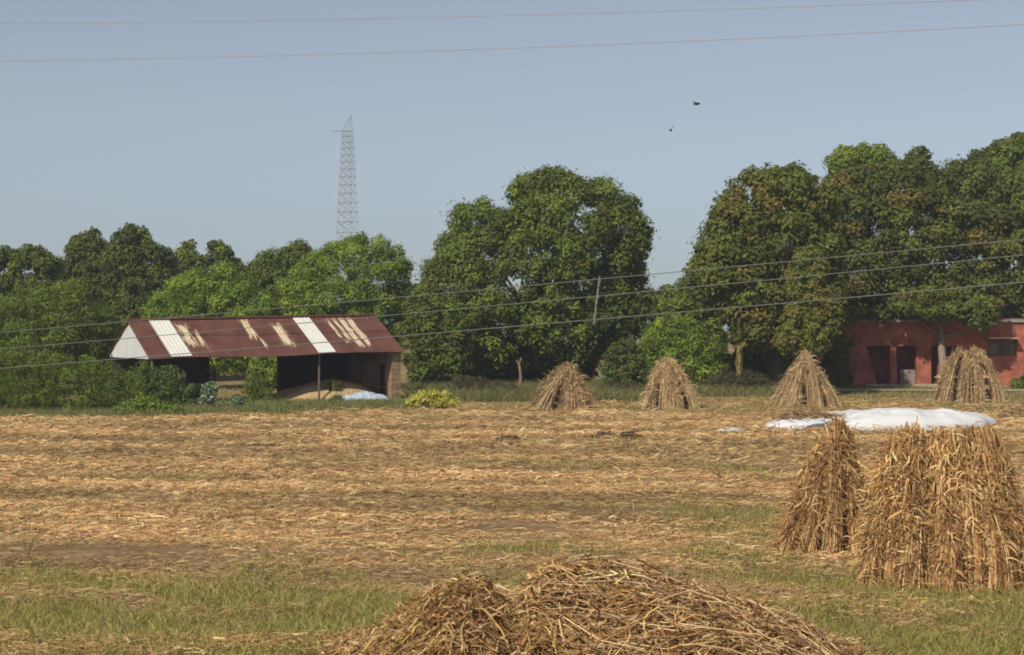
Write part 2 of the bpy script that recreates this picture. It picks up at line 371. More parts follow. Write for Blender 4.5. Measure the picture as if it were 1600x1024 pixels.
def trunk_mesh(name, base, ctr, R3, r0, seed, origin, nb=9, col=(0.12, 0.095, 0.07), fork=0.35):
    r = R(seed); acc = Acc(); base = np.array(base, float)
    top = np.array([ctr[:, 0].mean(), ctr[:, 1].mean(), ctr[:, 2].mean() + 0.15 * np.ptp(ctr[:, 2])])
    hh = top[2] - base[2]
    f = base + (top - base) * fork + r.normal(0, .12, 3) * [1, 1, 0]
    stem = np.array([base, base + (f - base) * .45 + r.normal(0, .07, 3), f, f + (top - f) * .5 + r.normal(0, .2, 3), top])
    polytube(acc, stem - origin, [r0 * 1.35, r0, r0 * .85, r0 * .5, r0 * .15], col)
    for i in r.choice(len(ctr), min(nb, len(ctr)), replace=False):
        tgt = ctr[i].copy(); tgt[:2] += (top[:2] - tgt[:2]) * .35; st = f + (top - f) * r.random() * .6
        if r.random() < .4: st = f - (f - base) * .1 * r.random()
        mid = (st + tgt) / 2 + r.normal(0, .15, 3) + [0, 0, -.1]
        polytube(acc, np.array([st, mid, tgt]) - origin, [r0 * .42, r0 * .28, r0 * .08], col, 6)
    return acc.mesh(name, True)

TREEG = 'trees along the far side of the field'
def tree(name, label, cat, outline, d, depth, pr, leaf, cols, seed, bx=None, r0=0.25, group=None, kindtrunk=True, **kw):
    poly = np.array(outline); bx = bx if bx is not None else poly[:, 0].mean()
    bd = kw.pop('bd', d); base = np.array([(bx - 800) * bd / F, bd, 0.0])
    o = empty(name, base, label, cat, group)
    nb = kw.pop('nb', 9); tc = kw.pop('tcol', (0.12, 0.095, 0.07)); fork = kw.pop('fork', .35)
    me, ctr, R3 = crown_mesh('crown', outline, d, depth, pr, leaf, cols, seed, origin=base, **kw)
    link('crown' if kindtrunk else 'foliage', me, M_LEAF, o)
    link('trunk' if kindtrunk else 'stem', trunk_mesh('trunk', base - [0, 0, .1], ctr, R3, r0, seed + 1, base, nb, tc, fork), M_BARK, o)
    return o
def bush(label, outline, d, depth, pr, leaf, cols, seed, name='bush', cat='bush', **kw):
    return tree(name, label, cat, outline, d, depth, pr, leaf, cols, seed, r0=kw.pop('r0', 0.05), kindtrunk=False, fork=.15, **kw)

# the trees
tree('round_tree', 'largest round dark green tree, alone in the middle behind the straw stooks', 'tree',
     [(668, 402), (676, 372), (700, 345), (708, 315), (745, 300), (775, 318), (790, 325), (795, 288), (820, 270), (860, 258), (895, 262), (915, 278), (960, 276), (978, 300), (1012, 312), (1004, 335), (1022, 352), (1012, 400), (1008, 430), (1028, 470), (1010, 520), (960, 560), (900, 590), (850, 580), (760, 590), (700, 580), (665, 530), (645, 470)],
     96, 4.6, (7, 23), 0.19, MID + DARK, 101, bx=858, r0=.35, dens=54, nb=20, rag=2.2)
tree('broad_tree', 'olive brown leafed tree at the left end of the big right clump', 'tree',
     [(1070, 425), (1085, 385), (1105, 345), (1128, 292), (1150, 268), (1200, 260), (1245, 253), (1275, 275), (1300, 290), (1315, 330), (1325, 420), (1315, 500), (1285, 545), (1200, 560), (1150, 545), (1125, 500), (1075, 470), (1060, 440)],
     93, 3.6, (8, 22), 0.22, OLIVE + DARK, 111, bx=1215, r0=.3, nb=16, rag=2.0, dens=56)
tree('broad_tree', 'wide olive green tree overhanging the red building roof', 'tree',
     [(1268, 300), (1300, 270), (1360, 248), (1440, 250), (1500, 250), (1560, 262), (1640, 262), (1700, 330), (1700, 490), (1610, 500), (1560, 515), (1520, 532), (1480, 528), (1420, 518), (1350, 506), (1300, 520), (1255, 470)],
     103.9, 3.9, (9, 24), 0.22, OLIVE + DARK + [[0.08, 0.11, 0.03]], 121, bx=1473, bd=99.4, r0=.21, nb=14, rag=1.9, tcol=(0.30, 0.22, 0.16), fork=.32)
tree('leafy_tree', 'brighter green tree top rising behind the middle of the right clump', 'tree',
     [(1284, 250), (1298, 228), (1340, 213), (1380, 222), (1408, 250), (1405, 340), (1285, 340)], 114, 2, (11, 20), .24, MID, 131, r0=.2)
tree('leafy_tree', 'small grey green round tree top just above the wide olive tree', 'tree',
     [(1408, 238), (1432, 218), (1454, 230), (1458, 262), (1452, 320), (1412, 320)], 120, 1.0, (8, 14), .24, DARK + BLUE, 133, r0=.15)
tree('leafy_tree', 'tallest tree top at the right edge of the photo behind the clump', 'tree',
     [(1490, 262), (1510, 236), (1535, 232), (1550, 222), (1580, 205), (1630, 192), (1720, 200), (1720, 340), (1490, 340)], 116, 3, (10, 20), .24, MID + DARK, 135, r0=.25)
tree('yellowing_tree', 'slender yellow green tree growing in front of the broad olive trees', 'tree',
     [(1232, 410), (1256, 378), (1290, 398), (1304, 440), (1325, 470), (1312, 530), (1285, 560), (1230, 560), (1195, 545), (1225, 480)],
     87.5, .8, (8, 15), .20, YELL + OLIVE, 141, r0=.08, bx=1262)
ct = [o for o in S.objects if o.name.startswith('broad_tree') and 'overhanging' in o['label']][0]
me, _, _ = crown_mesh('crown', [(1385, 480), (1420, 502), (1470, 506), (1500, 512), (1535, 522), (1562, 504), (1575, 470), (1480, 440), (1400, 450)], 99.6, .8, (6, 13), .23, OLIVE + DARK, 127, origin=np.array(ct.location), dens=45)
link('crown', me, M_LEAF, ct)
me, _, _ = crown_mesh('crown', [(1290, 478), (1345, 474), (1400, 480), (1410, 498), (1385, 506), (1352, 500), (1325, 510), (1298, 518)], 100.2, .45, (4, 9), .22, OLIVE + DARK, 129, origin=np.array(ct.location), dens=22)
link('crown', me, M_LEAF, ct)
# the left line
L_TREES = [
 ('dark dense tree at the left edge of the tree line', [(-80, 410), (-30, 388), (25, 376), (70, 386), (100, 412), (112, 470), (100, 600), (-80, 600)], 105, 2.6, DARK + MID[:2], 151),
 ('dark tree with twin knobs of foliage, second in the left tree line', [(92, 392), (110, 362), (130, 356), (152, 358), (172, 378), (188, 420), (190, 570), (90, 570)], 112, 1.8, DARK, 153),
 ('tallest dark tree in the left tree line above the white shed gable', [(160, 402), (170, 368), (188, 352), (208, 345), (235, 358), (240, 376), (268, 388), (282, 430), (290, 570), (160, 570)], 108, 2.4, DARK, 155),
 ('green flat topped tree rising behind the left half of the shed roof', [(262, 400), (285, 378), (318, 370), (345, 376), (366, 390), (385, 420), (395, 570), (262, 570)], 117, 2, MID + DARK, 157),
 ('dark green tree behind the centre of the shed roof', [(370, 425), (400, 396), (440, 378), (470, 372), (500, 386), (515, 425), (510, 570), (365, 570)], 117, 2.4, DARK + MID[:2], 159)]
for lb, ol, d, dp, cs, sd in L_TREES:
    tree('leafy_tree', lb, 'tree', ol, d, dp, (7, 18), .22, cs, sd, r0=.22, group='trees in the line behind the shed')
tree('feathery_tree', 'light green feathery tree below the lattice tower behind the shed', 'tree',
     [(432, 440), (460, 405), (505, 382), (560, 362), (605, 368), (640, 392), (652, 425), (640, 470), (630, 540), (620, 590), (440, 590), (430, 500)],
     99, 3, (8, 17), .19, BRIGHT + MID, 161, r0=.2, aspect=.35, rag=1.6, group='trees in the line behind the shed')
tree('feathery_tree', 'bright green low tree directly behind the left part of the shed roof', 'tree',
     [(220, 480), (262, 436), (310, 414), (355, 408), (392, 430), (432, 470), (440, 590), (215, 590)],
     98, 2.6, (8, 17), .19, BRIGHT + MID[:1], 163, r0=.15, aspect=.35, rag=1.5, group='trees in the line behind the shed')

# shrubs
BG = 'bushes along the field margin'
bush('tall dark thicket left of the shed gable', [(-60, 500), (10, 462), (60, 440), (120, 432), (170, 470), (198, 510), (178, 560), (185, 640), (-60, 640)], 90, 3.2, (9, 20), .17, DARK + MID + BRIGHT[:1], 201, aspect=.35, rag=2.2, group=BG, r0=.1)
bush('leafy green thicket at the far left edge in front of the dark one', [(-60, 560), (0, 540), (60, 545), (120, 550), (175, 565), (225, 590), (238, 640), (220, 652), (-60, 656)], 72, 1.6, (5, 14), .13, MID + BRIGHT[:1] + DARK, 203, aspect=.3, rag=2.6, group=BG)
bush('grey green bush under the left corner of the shed roof', [(176, 600), (200, 575), (225, 560), (245, 575), (262, 566), (292, 580), (290, 596), (318, 604), (300, 622), (322, 646), (176, 650)], 74.2, .8, (3.5, 9), .16, BLUE + MID[:2], 205, aspect=.3, droop=.3, rag=2.6, group=BG)
bush('low rounded bush at the field edge before the shed gable', [(170, 640), (190, 622), (230, 615), (275, 628), (310, 652), (170, 656)], 69.6, .5, (5, 10), .10, BRIGHT[:2] + MID, 207, group=BG, rag=2.2)
bush('upright green bush in front of the shed beside a thin pole', [(376, 640), (378, 600), (388, 575), (400, 558), (408, 580), (420, 600), (440, 625), (446, 646), (374, 648)], 77.4, .6, (3, 8), .13, MID + DARK[:2], 209, aspect=.3, rag=2.8, group=BG)
bush('green bush seen through the open shed', [(385, 590), (395, 545), (430, 535), (470, 540), (498, 555), (485, 580), (455, 590), (430, 612), (395, 612)], 93, .9, (5, 11), .17, BRIGHT + MID, 211, rag=2.2, group=BG)
bush('dark thicket to the right of the shed', [(618, 480), (650, 452), (700, 462), (735, 500), (745, 590), (700, 600), (640, 600), (622, 560)], 91, 1.6, (8, 16), .18, DARK + MID[:2], 213, group=BG)
bush('bright yellow leafed bush beside the shed pillar', [(628, 632), (640, 612), (668, 603), (700, 610), (722, 625), (722, 641), (630, 642)], 75.2, .55, (4.5, 9), .12, [[0.55, 0.52, 0.08], [0.42, 0.45, 0.07], [0.62, 0.55, 0.14]], 215, group=BG, dens=90)
bush('bright green bush behind the second stook', [(985, 560), (1000, 522), (1030, 496), (1070, 486), (1100, 500), (1132, 530), (1140, 575), (1130, 606), (985, 606)], 93, 1.6, (7, 15), .17, BRIGHT + MID, 217, aspect=.4, rag=1.4, group=BG)
bush('dark green bush between the first two stooks', [(932, 575), (950, 540), (985, 522), (1008, 540), (1020, 580), (1012, 612), (940, 612)], 89, 1.0, (6, 13), .16, DARK + MID[:2] + BLUE, 219, group=BG)
bush('mid green bush in the gap between the big trees', [(1005, 490), (1030, 450), (1065, 430), (1110, 440), (1140, 490), (1140, 580), (1005, 580)], 112, 1.6, (8, 16), .2, MID + DARK[:1], 221, group=BG, r0=.1)
bush('dark green bush right of the yellow dry stalk', [(1122, 560), (1160, 535), (1220, 530), (1262, 548), (1270, 600), (1262, 612), (1125, 608)], 95, 1.2, (7, 14), .17, DARK + MID, 223, group=BG)
bush('dark creeper covered bush at the left corner of the red building', [(1240, 560), (1262, 520), (1300, 505), (1322, 530), (1326, 612), (1246, 612)], 98.6, .8, (6, 12), .16, DARK + BLUE[:1], 225, group=BG)
bush('brown dry scrub left of the third stook', [(1088, 596), (1120, 578), (1170, 575), (1215, 588), (1235, 612), (1092, 615)], 90.5, .8, (5, 9), .12, BROWN, 227, aspect=.3, group=BG)
bush('brown dry scrub between the first and second stook', [(925, 606), (950, 590), (990, 592), (1015, 604), (1015, 622), (925, 622)], 85.5, .6, (4, 8), .11, BROWN + MID[:1], 229, aspect=.3, group=BG)
bush('brown dry scrub left of the first stook', [(690, 600), (720, 580), (765, 588), (800, 598), (830, 604), (838, 624), (700, 626)], 84, .8, (5, 9), .12, BROWN, 231, aspect=.3, group=BG)
bush('dark shaded thicket under the big round tree', [(700, 560), (760, 545), (860, 540), (935, 550), (940, 596), (700, 596)], 99, 1.6, (7, 13), .17, MID + DARK, 233, group=BG)
bush('small dark bush beside the window of the red building', [(1575, 590), (1600, 578), (1640, 585), (1640, 612), (1572, 612)], 96, .5, (5, 9), .13, DARK + MID, 235, group=BG)
bush('yellow green shoot growing before the earth heap in the shed', [(503, 606), (508, 592), (518, 588), (530, 594), (534, 610), (520, 618), (505, 616)], 80.8, .25, (3.5, 6), .10, YELL, 237, group=BG, dens=80, name='young_plant', cat='plant', zmin=.3)
bush('blue green bush beside the pale sheet at the shed', [(506, 632), (510, 618), (524, 611), (538, 618), (540, 634), (508, 636)], 78.2, .4, (4, 7), .09, BLUE, 239, group=BG)
# pale flowering weeds
WHT = [[0.55, 0.62, 0.52], [0.40, 0.48, 0.38], [0.72, 0.75, 0.62], [0.10, 0.16, 0.05], [0.12, 0.2, 0.05], [0.08, 0.12, 0.04], [.14, .2, .06], [.1, .15, .05], [.3, .36, .2]]
bush('taller pale leafed weed in front of the dark shed opening', [(310, 630), (316, 602), (332, 594), (342, 604), (338, 628), (322, 638)], 73.5, .2, (2.0, 3.6), .10, WHT, 241, name='pale_weed', cat='plant', dens=150, aspect=.7, rag=2.5, group='pale leafed weeds')
bush('low pale leafed weed nearest the thin shed pole', [(352, 636), (358, 620), (370, 614), (382, 624), (384, 638), (356, 642)], 73.0, .2, (2.0, 3.6), .10, WHT, 243, name='pale_weed', cat='plant', dens=150, aspect=.7, rag=2.5, group='pale leafed weeds')
bush('smallest pale weed between the two others by the shed', [(334, 640), (338, 630), (348, 626), (356, 634), (356, 644)], 72.6, .2, (2.5, 4), .09, WHT + BROWN, 245, name='pale_weed', cat='plant', dens=150, aspect=.7, rag=2.5, group='pale leafed weeds')

# far wood, reads as one mass
acc = Acc()
me, _, _ = crown_mesh('far_wood', [(-300, 470), (0, 462), (250, 470), (560, 468), (600, 452), (640, 440), (680, 450), (760, 455), (900, 460), (1000, 455), (1040, 442), (1080, 446), (1300, 455), (1700, 450), (1900, 455), (1900, 507), (-300, 507)],
                      190, 5, (8, 15), .5, [[0.05, 0.075, 0.03], [0.065, 0.09, 0.035]], 301, dens=9, npuff=1100)
fw = link('far_woodland', me, M_LEAF); tag(fw, 'low hazy woodland far behind the trees', 'woodland', kind='stuff')

# ------------------------------------------------------------------ open shed
FL = P(235, 503, 76.4)[:2]; FR = P(625, 503, 81.6)[:2]
ax = (FR - FL) / np.linalg.norm(FR - FL); SL = float(np.linalg.norm(FR - FL)); bx_ = np.array([-ax[1], ax[0]]); SW = 5.45
th = math.atan2(ax[1], ax[0])
shed = empty('open_shed', (FL[0], FL[1], 0), 'open fronted shed with rusty sheet roof and white patched sheets', 'shed')
shed.rotation_euler = (0, 0, th)
def zl(u): return 0.21 * u / SL           # the shed leans down to its left end
EZ, RZ = 2.05, 3.40
M_ROOF = bpy.data.materials.new('rusty_sheet'); M_ROOF.use_nodes = True
def build_roof_mat(m):
    t = m.node_tree; N = t.nodes; b = N['Principled BSDF']; b.inputs['Roughness'].default_value = .75
    b.inputs['Specular IOR Level'].default_value = .25
    tc = N.new('ShaderNodeTexCoord'); sx = N.new('ShaderNodeSeparateXYZ'); t.links.new(tc.outputs['Object'], sx.inputs[0])
    def math_(op, a, b_=None):
        n = N.new('ShaderNodeMath'); n.operation = op
        for i, v in enumerate((a, b_)):
            if v is None: continue
            if isinstance(v, (int, float)): n.inputs[i].default_value = v
            else: t.links.new(v, n.inputs[i])
        return n.outputs[0]
    mp = N.new('ShaderNodeMapping'); mp.inputs['Scale'].default_value = (12.0, .7, .7); t.links.new(tc.outputs['Object'], mp.inputs[0])
    nz = N.new('ShaderNodeTexNoise'); nz.inputs['Scale'].default_value = 1.7; nz.inputs['Detail'].default_value = 5; t.links.new(mp.outputs[0], nz.inputs['Vector'])
    mp2 = N.new('ShaderNodeMapping'); mp2.inputs['Scale'].default_value = (1.2, .6, .6); t.links.new(tc.outputs['Object'], mp2.inputs[0])
    n2 = N.new('ShaderNodeTexNoise'); n2.inputs['Scale'].default_value = 1.5; n2.inputs['Detail'].default_value = 4; t.links.new(mp2.outputs[0], n2.inputs['Vector'])
    tot = None
    # streak: u centre fraction, half width m, y (depth) from, to, strength
    for uc, hw, y0, y1, st in [(.185, .20, .5, 2.5, 1.0), (.225, .10, .35, 2.0, .8), (.445, .16, 1.1, 2.8, 1.05), (.468, .07, .3, 1.4, .8), (.36, .14, 2.5, 2.75, .9), (.565, .20, .35, 2.4, 1.05),
                           (.79, .07, .9, 2.7, .95), (.82, .10, .6, 2.7, 1.0), (.85, .13, .1, 2.75, 1.15), (.885, .12, .2, 2.75, 1.1), (.805, .08, .4, 1.0, .9), (.515, .1, 2.6, 2.75, .8), (.955, .12, 2.5, 2.75, .7)]:
        du = math_('ABSOLUTE', math_('SUBTRACT', sx.outputs[0], uc * SL))
        a = math_('SUBTRACT', 1.15, math_('DIVIDE', du, hw * 1.35))
        yc, hy = (y0 + y1) / 2, (y1 - y0) / 2
        dy = math_('ABSOLUTE', math_('SUBTRACT', sx.outputs[1], yc))
        bb = math_('MULTIPLY', math_('SUBTRACT', hy, dy), 2.5)
        v = math_('MINIMUM', a, bb); v = math_('MULTIPLY', v, st)
        tot = v if tot is None else math_('MAXIMUM', tot, v)
    tot = math_('MAXIMUM', tot, -1.0)
    msk = math_('ADD', tot, math_('MULTIPLY', math_('SUBTRACT', nz.outputs['Fac'], 0.56), 3.6))
    rm = N.new('ShaderNodeMapRange'); rm.inputs[1].default_value = 0.08; rm.inputs[2].default_value = 0.55; t.links.new(msk, rm.inputs[0])
    far = math_('GREATER_THAN', tot, -0.35); fac = math_('MULTIPLY', rm.outputs[0], far)
    cr = N.new('ShaderNodeValToRGB'); cr.color_ramp.elements[0].position = .3; cr.color_ramp.elements[1].position = .7
    cr.color_ramp.elements[0].color = (.100, .041, .030, 1); cr.color_ramp.elements[1].color = (.165, .068, .048, 1); t.links.new(n2.outputs['Fac'], cr.inputs[0])
    c2 = N.new('ShaderNodeValToRGB'); c2.color_ramp.elements[0].position = .0; c2.color_ramp.elements[1].position = .8
    c2.color_ramp.elements[0].color = (.50, .25, .13, 1); c2.color_ramp.elements[1].color = (.66, .55, .36, 1); t.links.new(rm.outputs[0], c2.inputs[0])
    mx = N.new('ShaderNodeMix'); mx.data_type = 'RGBA'; t.links.new(fac, mx.inputs[0]); t.links.new(cr.outputs[0], mx.inputs[6]); t.links.new(c2.outputs[0], mx.inputs[7])
    t.links.new(mx.outputs[2], b.inputs['Base Color'])
build_roof_mat(M_ROOF)
def roof_sheet(u0, u1, y0, y1, lift=0.0, amp=.006, wl=.16, back=False, thick=.012, oe=0.0):
    """corrugated sheet: runs along u, depth y measured from eave (0) to ridge"""
    nu = max(int((u1 - u0) / wl * 8), 8); us = np.linspace(u0, u1, nu + 1)
    prof = amp * np.cos(us / wl * 2 * np.pi)
    rows = []
    nv = 6
    for sgn in (0, -thick):
        for v in np.linspace(y0, y1, nv):
            z = EZ + (RZ - EZ) * v / (SW / 2) + zl(us) + prof + lift + sgn + 0.03 * np.sin(us * .9) * (1 - v / 2.7) * (0 if back else 1)
            yy = np.full_like(us, v if not back else SW - v)
            rows.append(np.stack([us, yy, z], 1))
    V = np.concatenate(rows); n = nu + 1; Q = []
    i = np.arange(nu)
    for s_ in range(2):
        for k in range(nv - 1):
            o = (s_ * nv + k) * n
            q = np.stack([o + i, o + i + 1, o + n + i + 1, o + n + i], 1)
            Q.append(q if s_ == 0 else q[:, ::-1])
    for ka, kb in ((0, nv), (nv - 1, 2 * nv - 1)):
        Q.append(np.stack([kb * n + i, kb * n + i + 1, ka * n + i + 1, ka * n + i], 1))
    for e in (0, n - 1):
        k = np.arange(nv - 1); Q.append(np.stack([k * n + e, (k + 1) * n + e, (nv + k + 1) * n + e, (nv + k) * n + e], 1))
    return V, np.concatenate(Q)
acc = Acc()
for (a0, a1, b0, b1, lf, bk) in [(-.12, SL + .12, -.25, 1.55, 0, False), (-.12, SL + .12, 1.45, SW / 2, .03, False), (-.12, SL + .12, -.2, SW / 2, 0, True)]:
    V_, Q_ = roof_sheet(a0, a1, b0, b1, lf, back=bk); acc.add(V_, Q_, np.array([.15, .05, .03]))
roof = link('roof', acc.mesh('roof', False), M_ROOF, shed)
for (u0, u1), lb in (((.072, .152), 'clean white roof sheet near the gable'), ((.652, .722), 'white roof sheet with grey stains at mid roof')):
    acc = Acc(); V_, Q_ = roof_sheet(u0 * SL, u1 * SL, -.25, SW / 2, .055); acc.add(V_, Q_, np.array([.74, .72, .66]))
    o = link('patch_sheet', acc.mesh('patch_sheet'), M_PAINT, roof); o['label'] = lb
acc = Acc()
bar(acc, (-.12, SW / 2, RZ + .07), (SL + .12, SW / 2, RZ + .07 + zl(SL)), .07, (.12, .048, .038))
link('ridge_cap', acc.mesh('ridge_cap'), M_BRICK, shed)
# gable: white boards
acc = Acc(); G = []
n = 9
for i in range(n):
    v0, v1 = SW * i / n + .006, SW * (i + 1) / n - .006
    zt = lambda v: EZ + (RZ - EZ) * (1 - abs(v - SW / 2) / (SW / 2)) - .03
    pts = [(v0, EZ - .14), (v1, EZ - .14), (v1, zt(v1))] + ([(SW / 2, zt(SW / 2))] if v0 < SW / 2 < v1 else []) + [(v0, zt(v0))]
    if len(pts) == 5: segs = [[pts[0], (SW / 2, EZ - .14), pts[3], pts[4]], [(SW / 2, EZ - .14), pts[1], pts[2], pts[3]]]
    else: segs = [pts]
    off = .012 * (i % 2)
    for q in segs:
        V_ = np.array([[x_, a_, b_] for x_ in (-.02 - off, .02 - off) for a_, b_ in q]); acc.add(V_, BOXQ, np.array([.62, .62, .60]))
link('gable', acc.mesh('gable'), M_PAINT, shed)['label'] = 'white boarded triangular gable end'
acc = Acc()
wc = np.array([.34, .20, .15])
box(acc, SL - .24, SL, .42, 1.0, -.1, 2.2, wc); box(acc, SL - .24, SL, 1.0, 1.75, 1.62, 2.2, wc); box(acc, SL - .24, SL, 1.75, SW, -.1, 2.2, wc)
def gab(V): return V
V_ = np.array([[x_, a_, b_] for x_ in (SL - .24, SL) for a_, b_ in [(.42, 2.2), (SW, 2.2), (SW / 2 + .1, RZ + .1), (SW / 2 - .1, RZ + .1)]]); acc.add(V_, BOXQ, wc)
link('end_wall', acc.mesh('end_wall'), M_WALL, shed)
acc = Acc(); box(acc, SL - .15, SL - .10, 1.0, 1.75, 0.02, 1.62, (.10, .03, .025))
dr = link('door', acc.mesh('door'), M_WALL, shed); dr['label'] = 'dark red door in the end wall'
acc = Acc(); bar(acc, (SL - .19, 1.12, .85), (SL - .19, 1.12, .97), .015, (.2, .2, .2)); link('handle', acc.mesh('handle'), M_METAL, dr)
acc = Acc(); c = np.array([.30, .20, .12])
for k in range(11):
    jz = .01 * (k % 2); box(acc, SL - .38 - jz, SL + .02 + jz, -.02 - jz, .42, -.1 + k * .212, .11 + k * .212, c * (0.9 + .2 * ((k * 7) % 3) / 2))
link('brick_pillar', acc.mesh('brick_pillar'), M_BRICK, shed)
acc = Acc(); dk = np.array([.07, .05, .04])  # back wall tone, shade inside the shed put into the dark colour
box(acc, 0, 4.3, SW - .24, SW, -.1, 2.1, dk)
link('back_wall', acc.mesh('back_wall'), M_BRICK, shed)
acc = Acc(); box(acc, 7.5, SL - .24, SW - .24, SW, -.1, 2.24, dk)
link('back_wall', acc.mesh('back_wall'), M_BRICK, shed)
for u, rr_ in ((.08, .07), (4.1, .035), (7.25, .045)):
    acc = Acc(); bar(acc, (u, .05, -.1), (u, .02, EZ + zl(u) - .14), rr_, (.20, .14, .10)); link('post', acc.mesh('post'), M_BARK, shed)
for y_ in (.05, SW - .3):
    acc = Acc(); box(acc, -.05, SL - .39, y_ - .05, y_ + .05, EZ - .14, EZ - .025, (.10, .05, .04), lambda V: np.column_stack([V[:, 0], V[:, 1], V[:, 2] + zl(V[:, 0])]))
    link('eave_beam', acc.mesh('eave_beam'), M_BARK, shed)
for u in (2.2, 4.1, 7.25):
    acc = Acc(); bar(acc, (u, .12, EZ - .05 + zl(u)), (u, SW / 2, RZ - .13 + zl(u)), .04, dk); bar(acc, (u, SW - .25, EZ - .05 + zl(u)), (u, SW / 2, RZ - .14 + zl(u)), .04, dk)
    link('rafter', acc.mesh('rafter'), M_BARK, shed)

def mound(cx, cy, rx, ry, hgt, seed, col, n=70, rot=0, sharp=1.0, fold=0.0, zb=-.02, shape=None):
    u = np.linspace(-1, 1, n); U, Vv = np.meshgrid(u, u)
    # square to disc
    x = U * np.sqrt(1 - Vv ** 2 / 2); y = Vv * np.sqrt(1 - U ** 2 / 2); rad = np.sqrt(x ** 2 + y ** 2)
    e = 1 + .16 * (fbm(np.cos(np.arctan2(y, x)) * 2 + 9, np.sin(np.arctan2(y, x)) * 2 + 9, seed, 2) - .5) * 2
    hz = (1 - rad ** 2) ** sharp * hgt * (1 + .35 * (fbm(x * 2 + 5, y * 2 + 5, seed + 3, 3) - .5) * 2)
    if shape is not None: hz = hz * shape(x, y)
    hz = hz + fold * (fbm(x * 6 + 7, y * 3 + 7, seed + 7, 3) - .5) * (1 - rad ** 6)
    if fold: nn = fbm(x * 9 + 3, y * 5 + 3, seed + 9, 3); hz = hz + fold * .4 * (np.abs(nn - .5) * 2) * (1 - rad ** 8)
    xx, yy = x * rx * e, y * ry * e
    Xw = cx + xx * math.cos(rot) - yy * math.sin(rot); Yw = cy + xx * math.sin(rot) + yy * math.cos(rot)
    V = np.stack([Xw, Yw, hz + zb], -1).reshape(-1, 3)
    i = (np.arange(n - 1)[:, None] * n + np.arange(n - 1)[None]).ravel()
    return V, np.stack([i, i + 1, i + n + 1, i + n], 1), np.tile(np.array(col, float), (n * n, 1))
c = P(512, 503, 82.0)
V_, Q_, C_ = mound(c[0], c[1], 2.6, 1.9, 1.0, 401, (.50, .34, .18), rot=th, sharp=.8)
tag(link('grain_heap', np_mesh('grain_heap', V_, Q_, C_, True), M_SOIL), 'broad tan heap of grain under the shed roof', 'heap')
c = P(571, 503, 80.2)
V_, Q_, C_ = mound(c[0], c[1], 1.12, .6, .45, 403, (.50, .58, .68), rot=.25, sharp=.45, fold=.12)
tag(link('plastic_sheet', np_mesh('plastic_sheet', V_, Q_, C_, True), M_TARP), 'pale blue plastic sheet over a low pile at the shed', 'plastic sheet')

# pale broken wall and boundary wall right of the shed
acc = Acc(); a = P(652, 503, 93); b = P(706, 503, 94)
box(acc, a[0], b[0], 93, 93.25, 0, 1.68, (.42, .34, .27)); box(acc, a[0] - .05, b[0] + .05, 92.95, 93.3, 1.68, 1.76, (.5, .44, .36))
tag(link('low_wall', acc.mesh('low_wall'), M_WALL), 'short pale plastered wall among bushes right of the shed', 'wall')
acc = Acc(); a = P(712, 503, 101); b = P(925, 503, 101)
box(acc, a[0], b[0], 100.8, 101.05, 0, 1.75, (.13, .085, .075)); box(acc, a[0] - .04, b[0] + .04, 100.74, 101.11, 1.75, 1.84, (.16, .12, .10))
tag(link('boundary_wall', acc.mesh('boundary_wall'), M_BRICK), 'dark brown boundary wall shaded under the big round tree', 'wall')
# pale forked dead branch before the low wall
acc = Acc(); p0 = P(672, 611, 90.6)
for tx_, ty_ in ((655, 575), (690, 572), (700, 585), (662, 590)):
    q = P(tx_, ty_, 90.2); m_ = (p0 + q) / 2 + [0.1, 0, .15]; polytube(acc, [p0 * 1.0, m_, q], [.05, .04, .015], (.38, .30, .22), 6)
o = tag(link('dead_branch', acc.mesh('dead_branch', True), M_BARK), 'bare pale branching shrub before the short pale wall', 'branch')
acc = Acc(); p0 = P(812, 611, 89); p0[2] = 0
polytube(acc, [p0, p0 + [.05, 0, .9], p0 + [-.02, 0, 1.5], p0 + [.10, 0, 1.72]], [.09, .075, .06, .04], (.24, .18, .12), 8)
polytube(acc, [p0 + [0, 0, 1.4], p0 + [-.18, 0, 1.62]], [.05, .03], (.24, .18, .12), 6)
tag(link('tree_stump', acc.mesh('tree_stump', True), M_BARK), 'pale thin broken stump left of the first stook', 'stump')

# dry yellow plant
dp = empty('dry_stalk', P(1155, 503, 91) * [1, 1, 0], 'tall yellow dried plant standing alone before the dark bushes', 'plant')
r = R(411); acc = Acc(); n = 420; h = r.random(n) * 1.75 + .35; a = r.random(n) * 6.28
env = .17 * np.sin(np.clip((h - .2) / 2.0, 0, 1) * np.pi) ** .7 + .02
c = np.stack([np.cos(a) * env * .6, np.sin(a) * env * .6, h], 1); e = c + np.stack([np.cos(a) * .08, np.sin(a) * .08, r.normal(.12, .1, n)], 1)
V_, Q_, k = ribbons(np.stack([c, (c + e) / 2, e], 1), np.full(n, .05), unit(np.stack([-np.sin(a), np.cos(a), a * 0], 1)), np.array([.5, 1, .2]))
acc.add(V_, Q_, np.repeat(np.array([[.50, .38, .15], [.42, .34, .12]])[r.integers(0, 2, n)], k, 0)); link('leaves', acc.mesh('leaves'), M_STRAW, dp)
acc = Acc(); polytube(acc, [(0, 0, 0), (.02, 0, 1), (0, 0, 2.3)], [.035, .03, .012], (.40, .30, .14), 6); link('stem', acc.mesh('stem', True), M_BARK, dp)

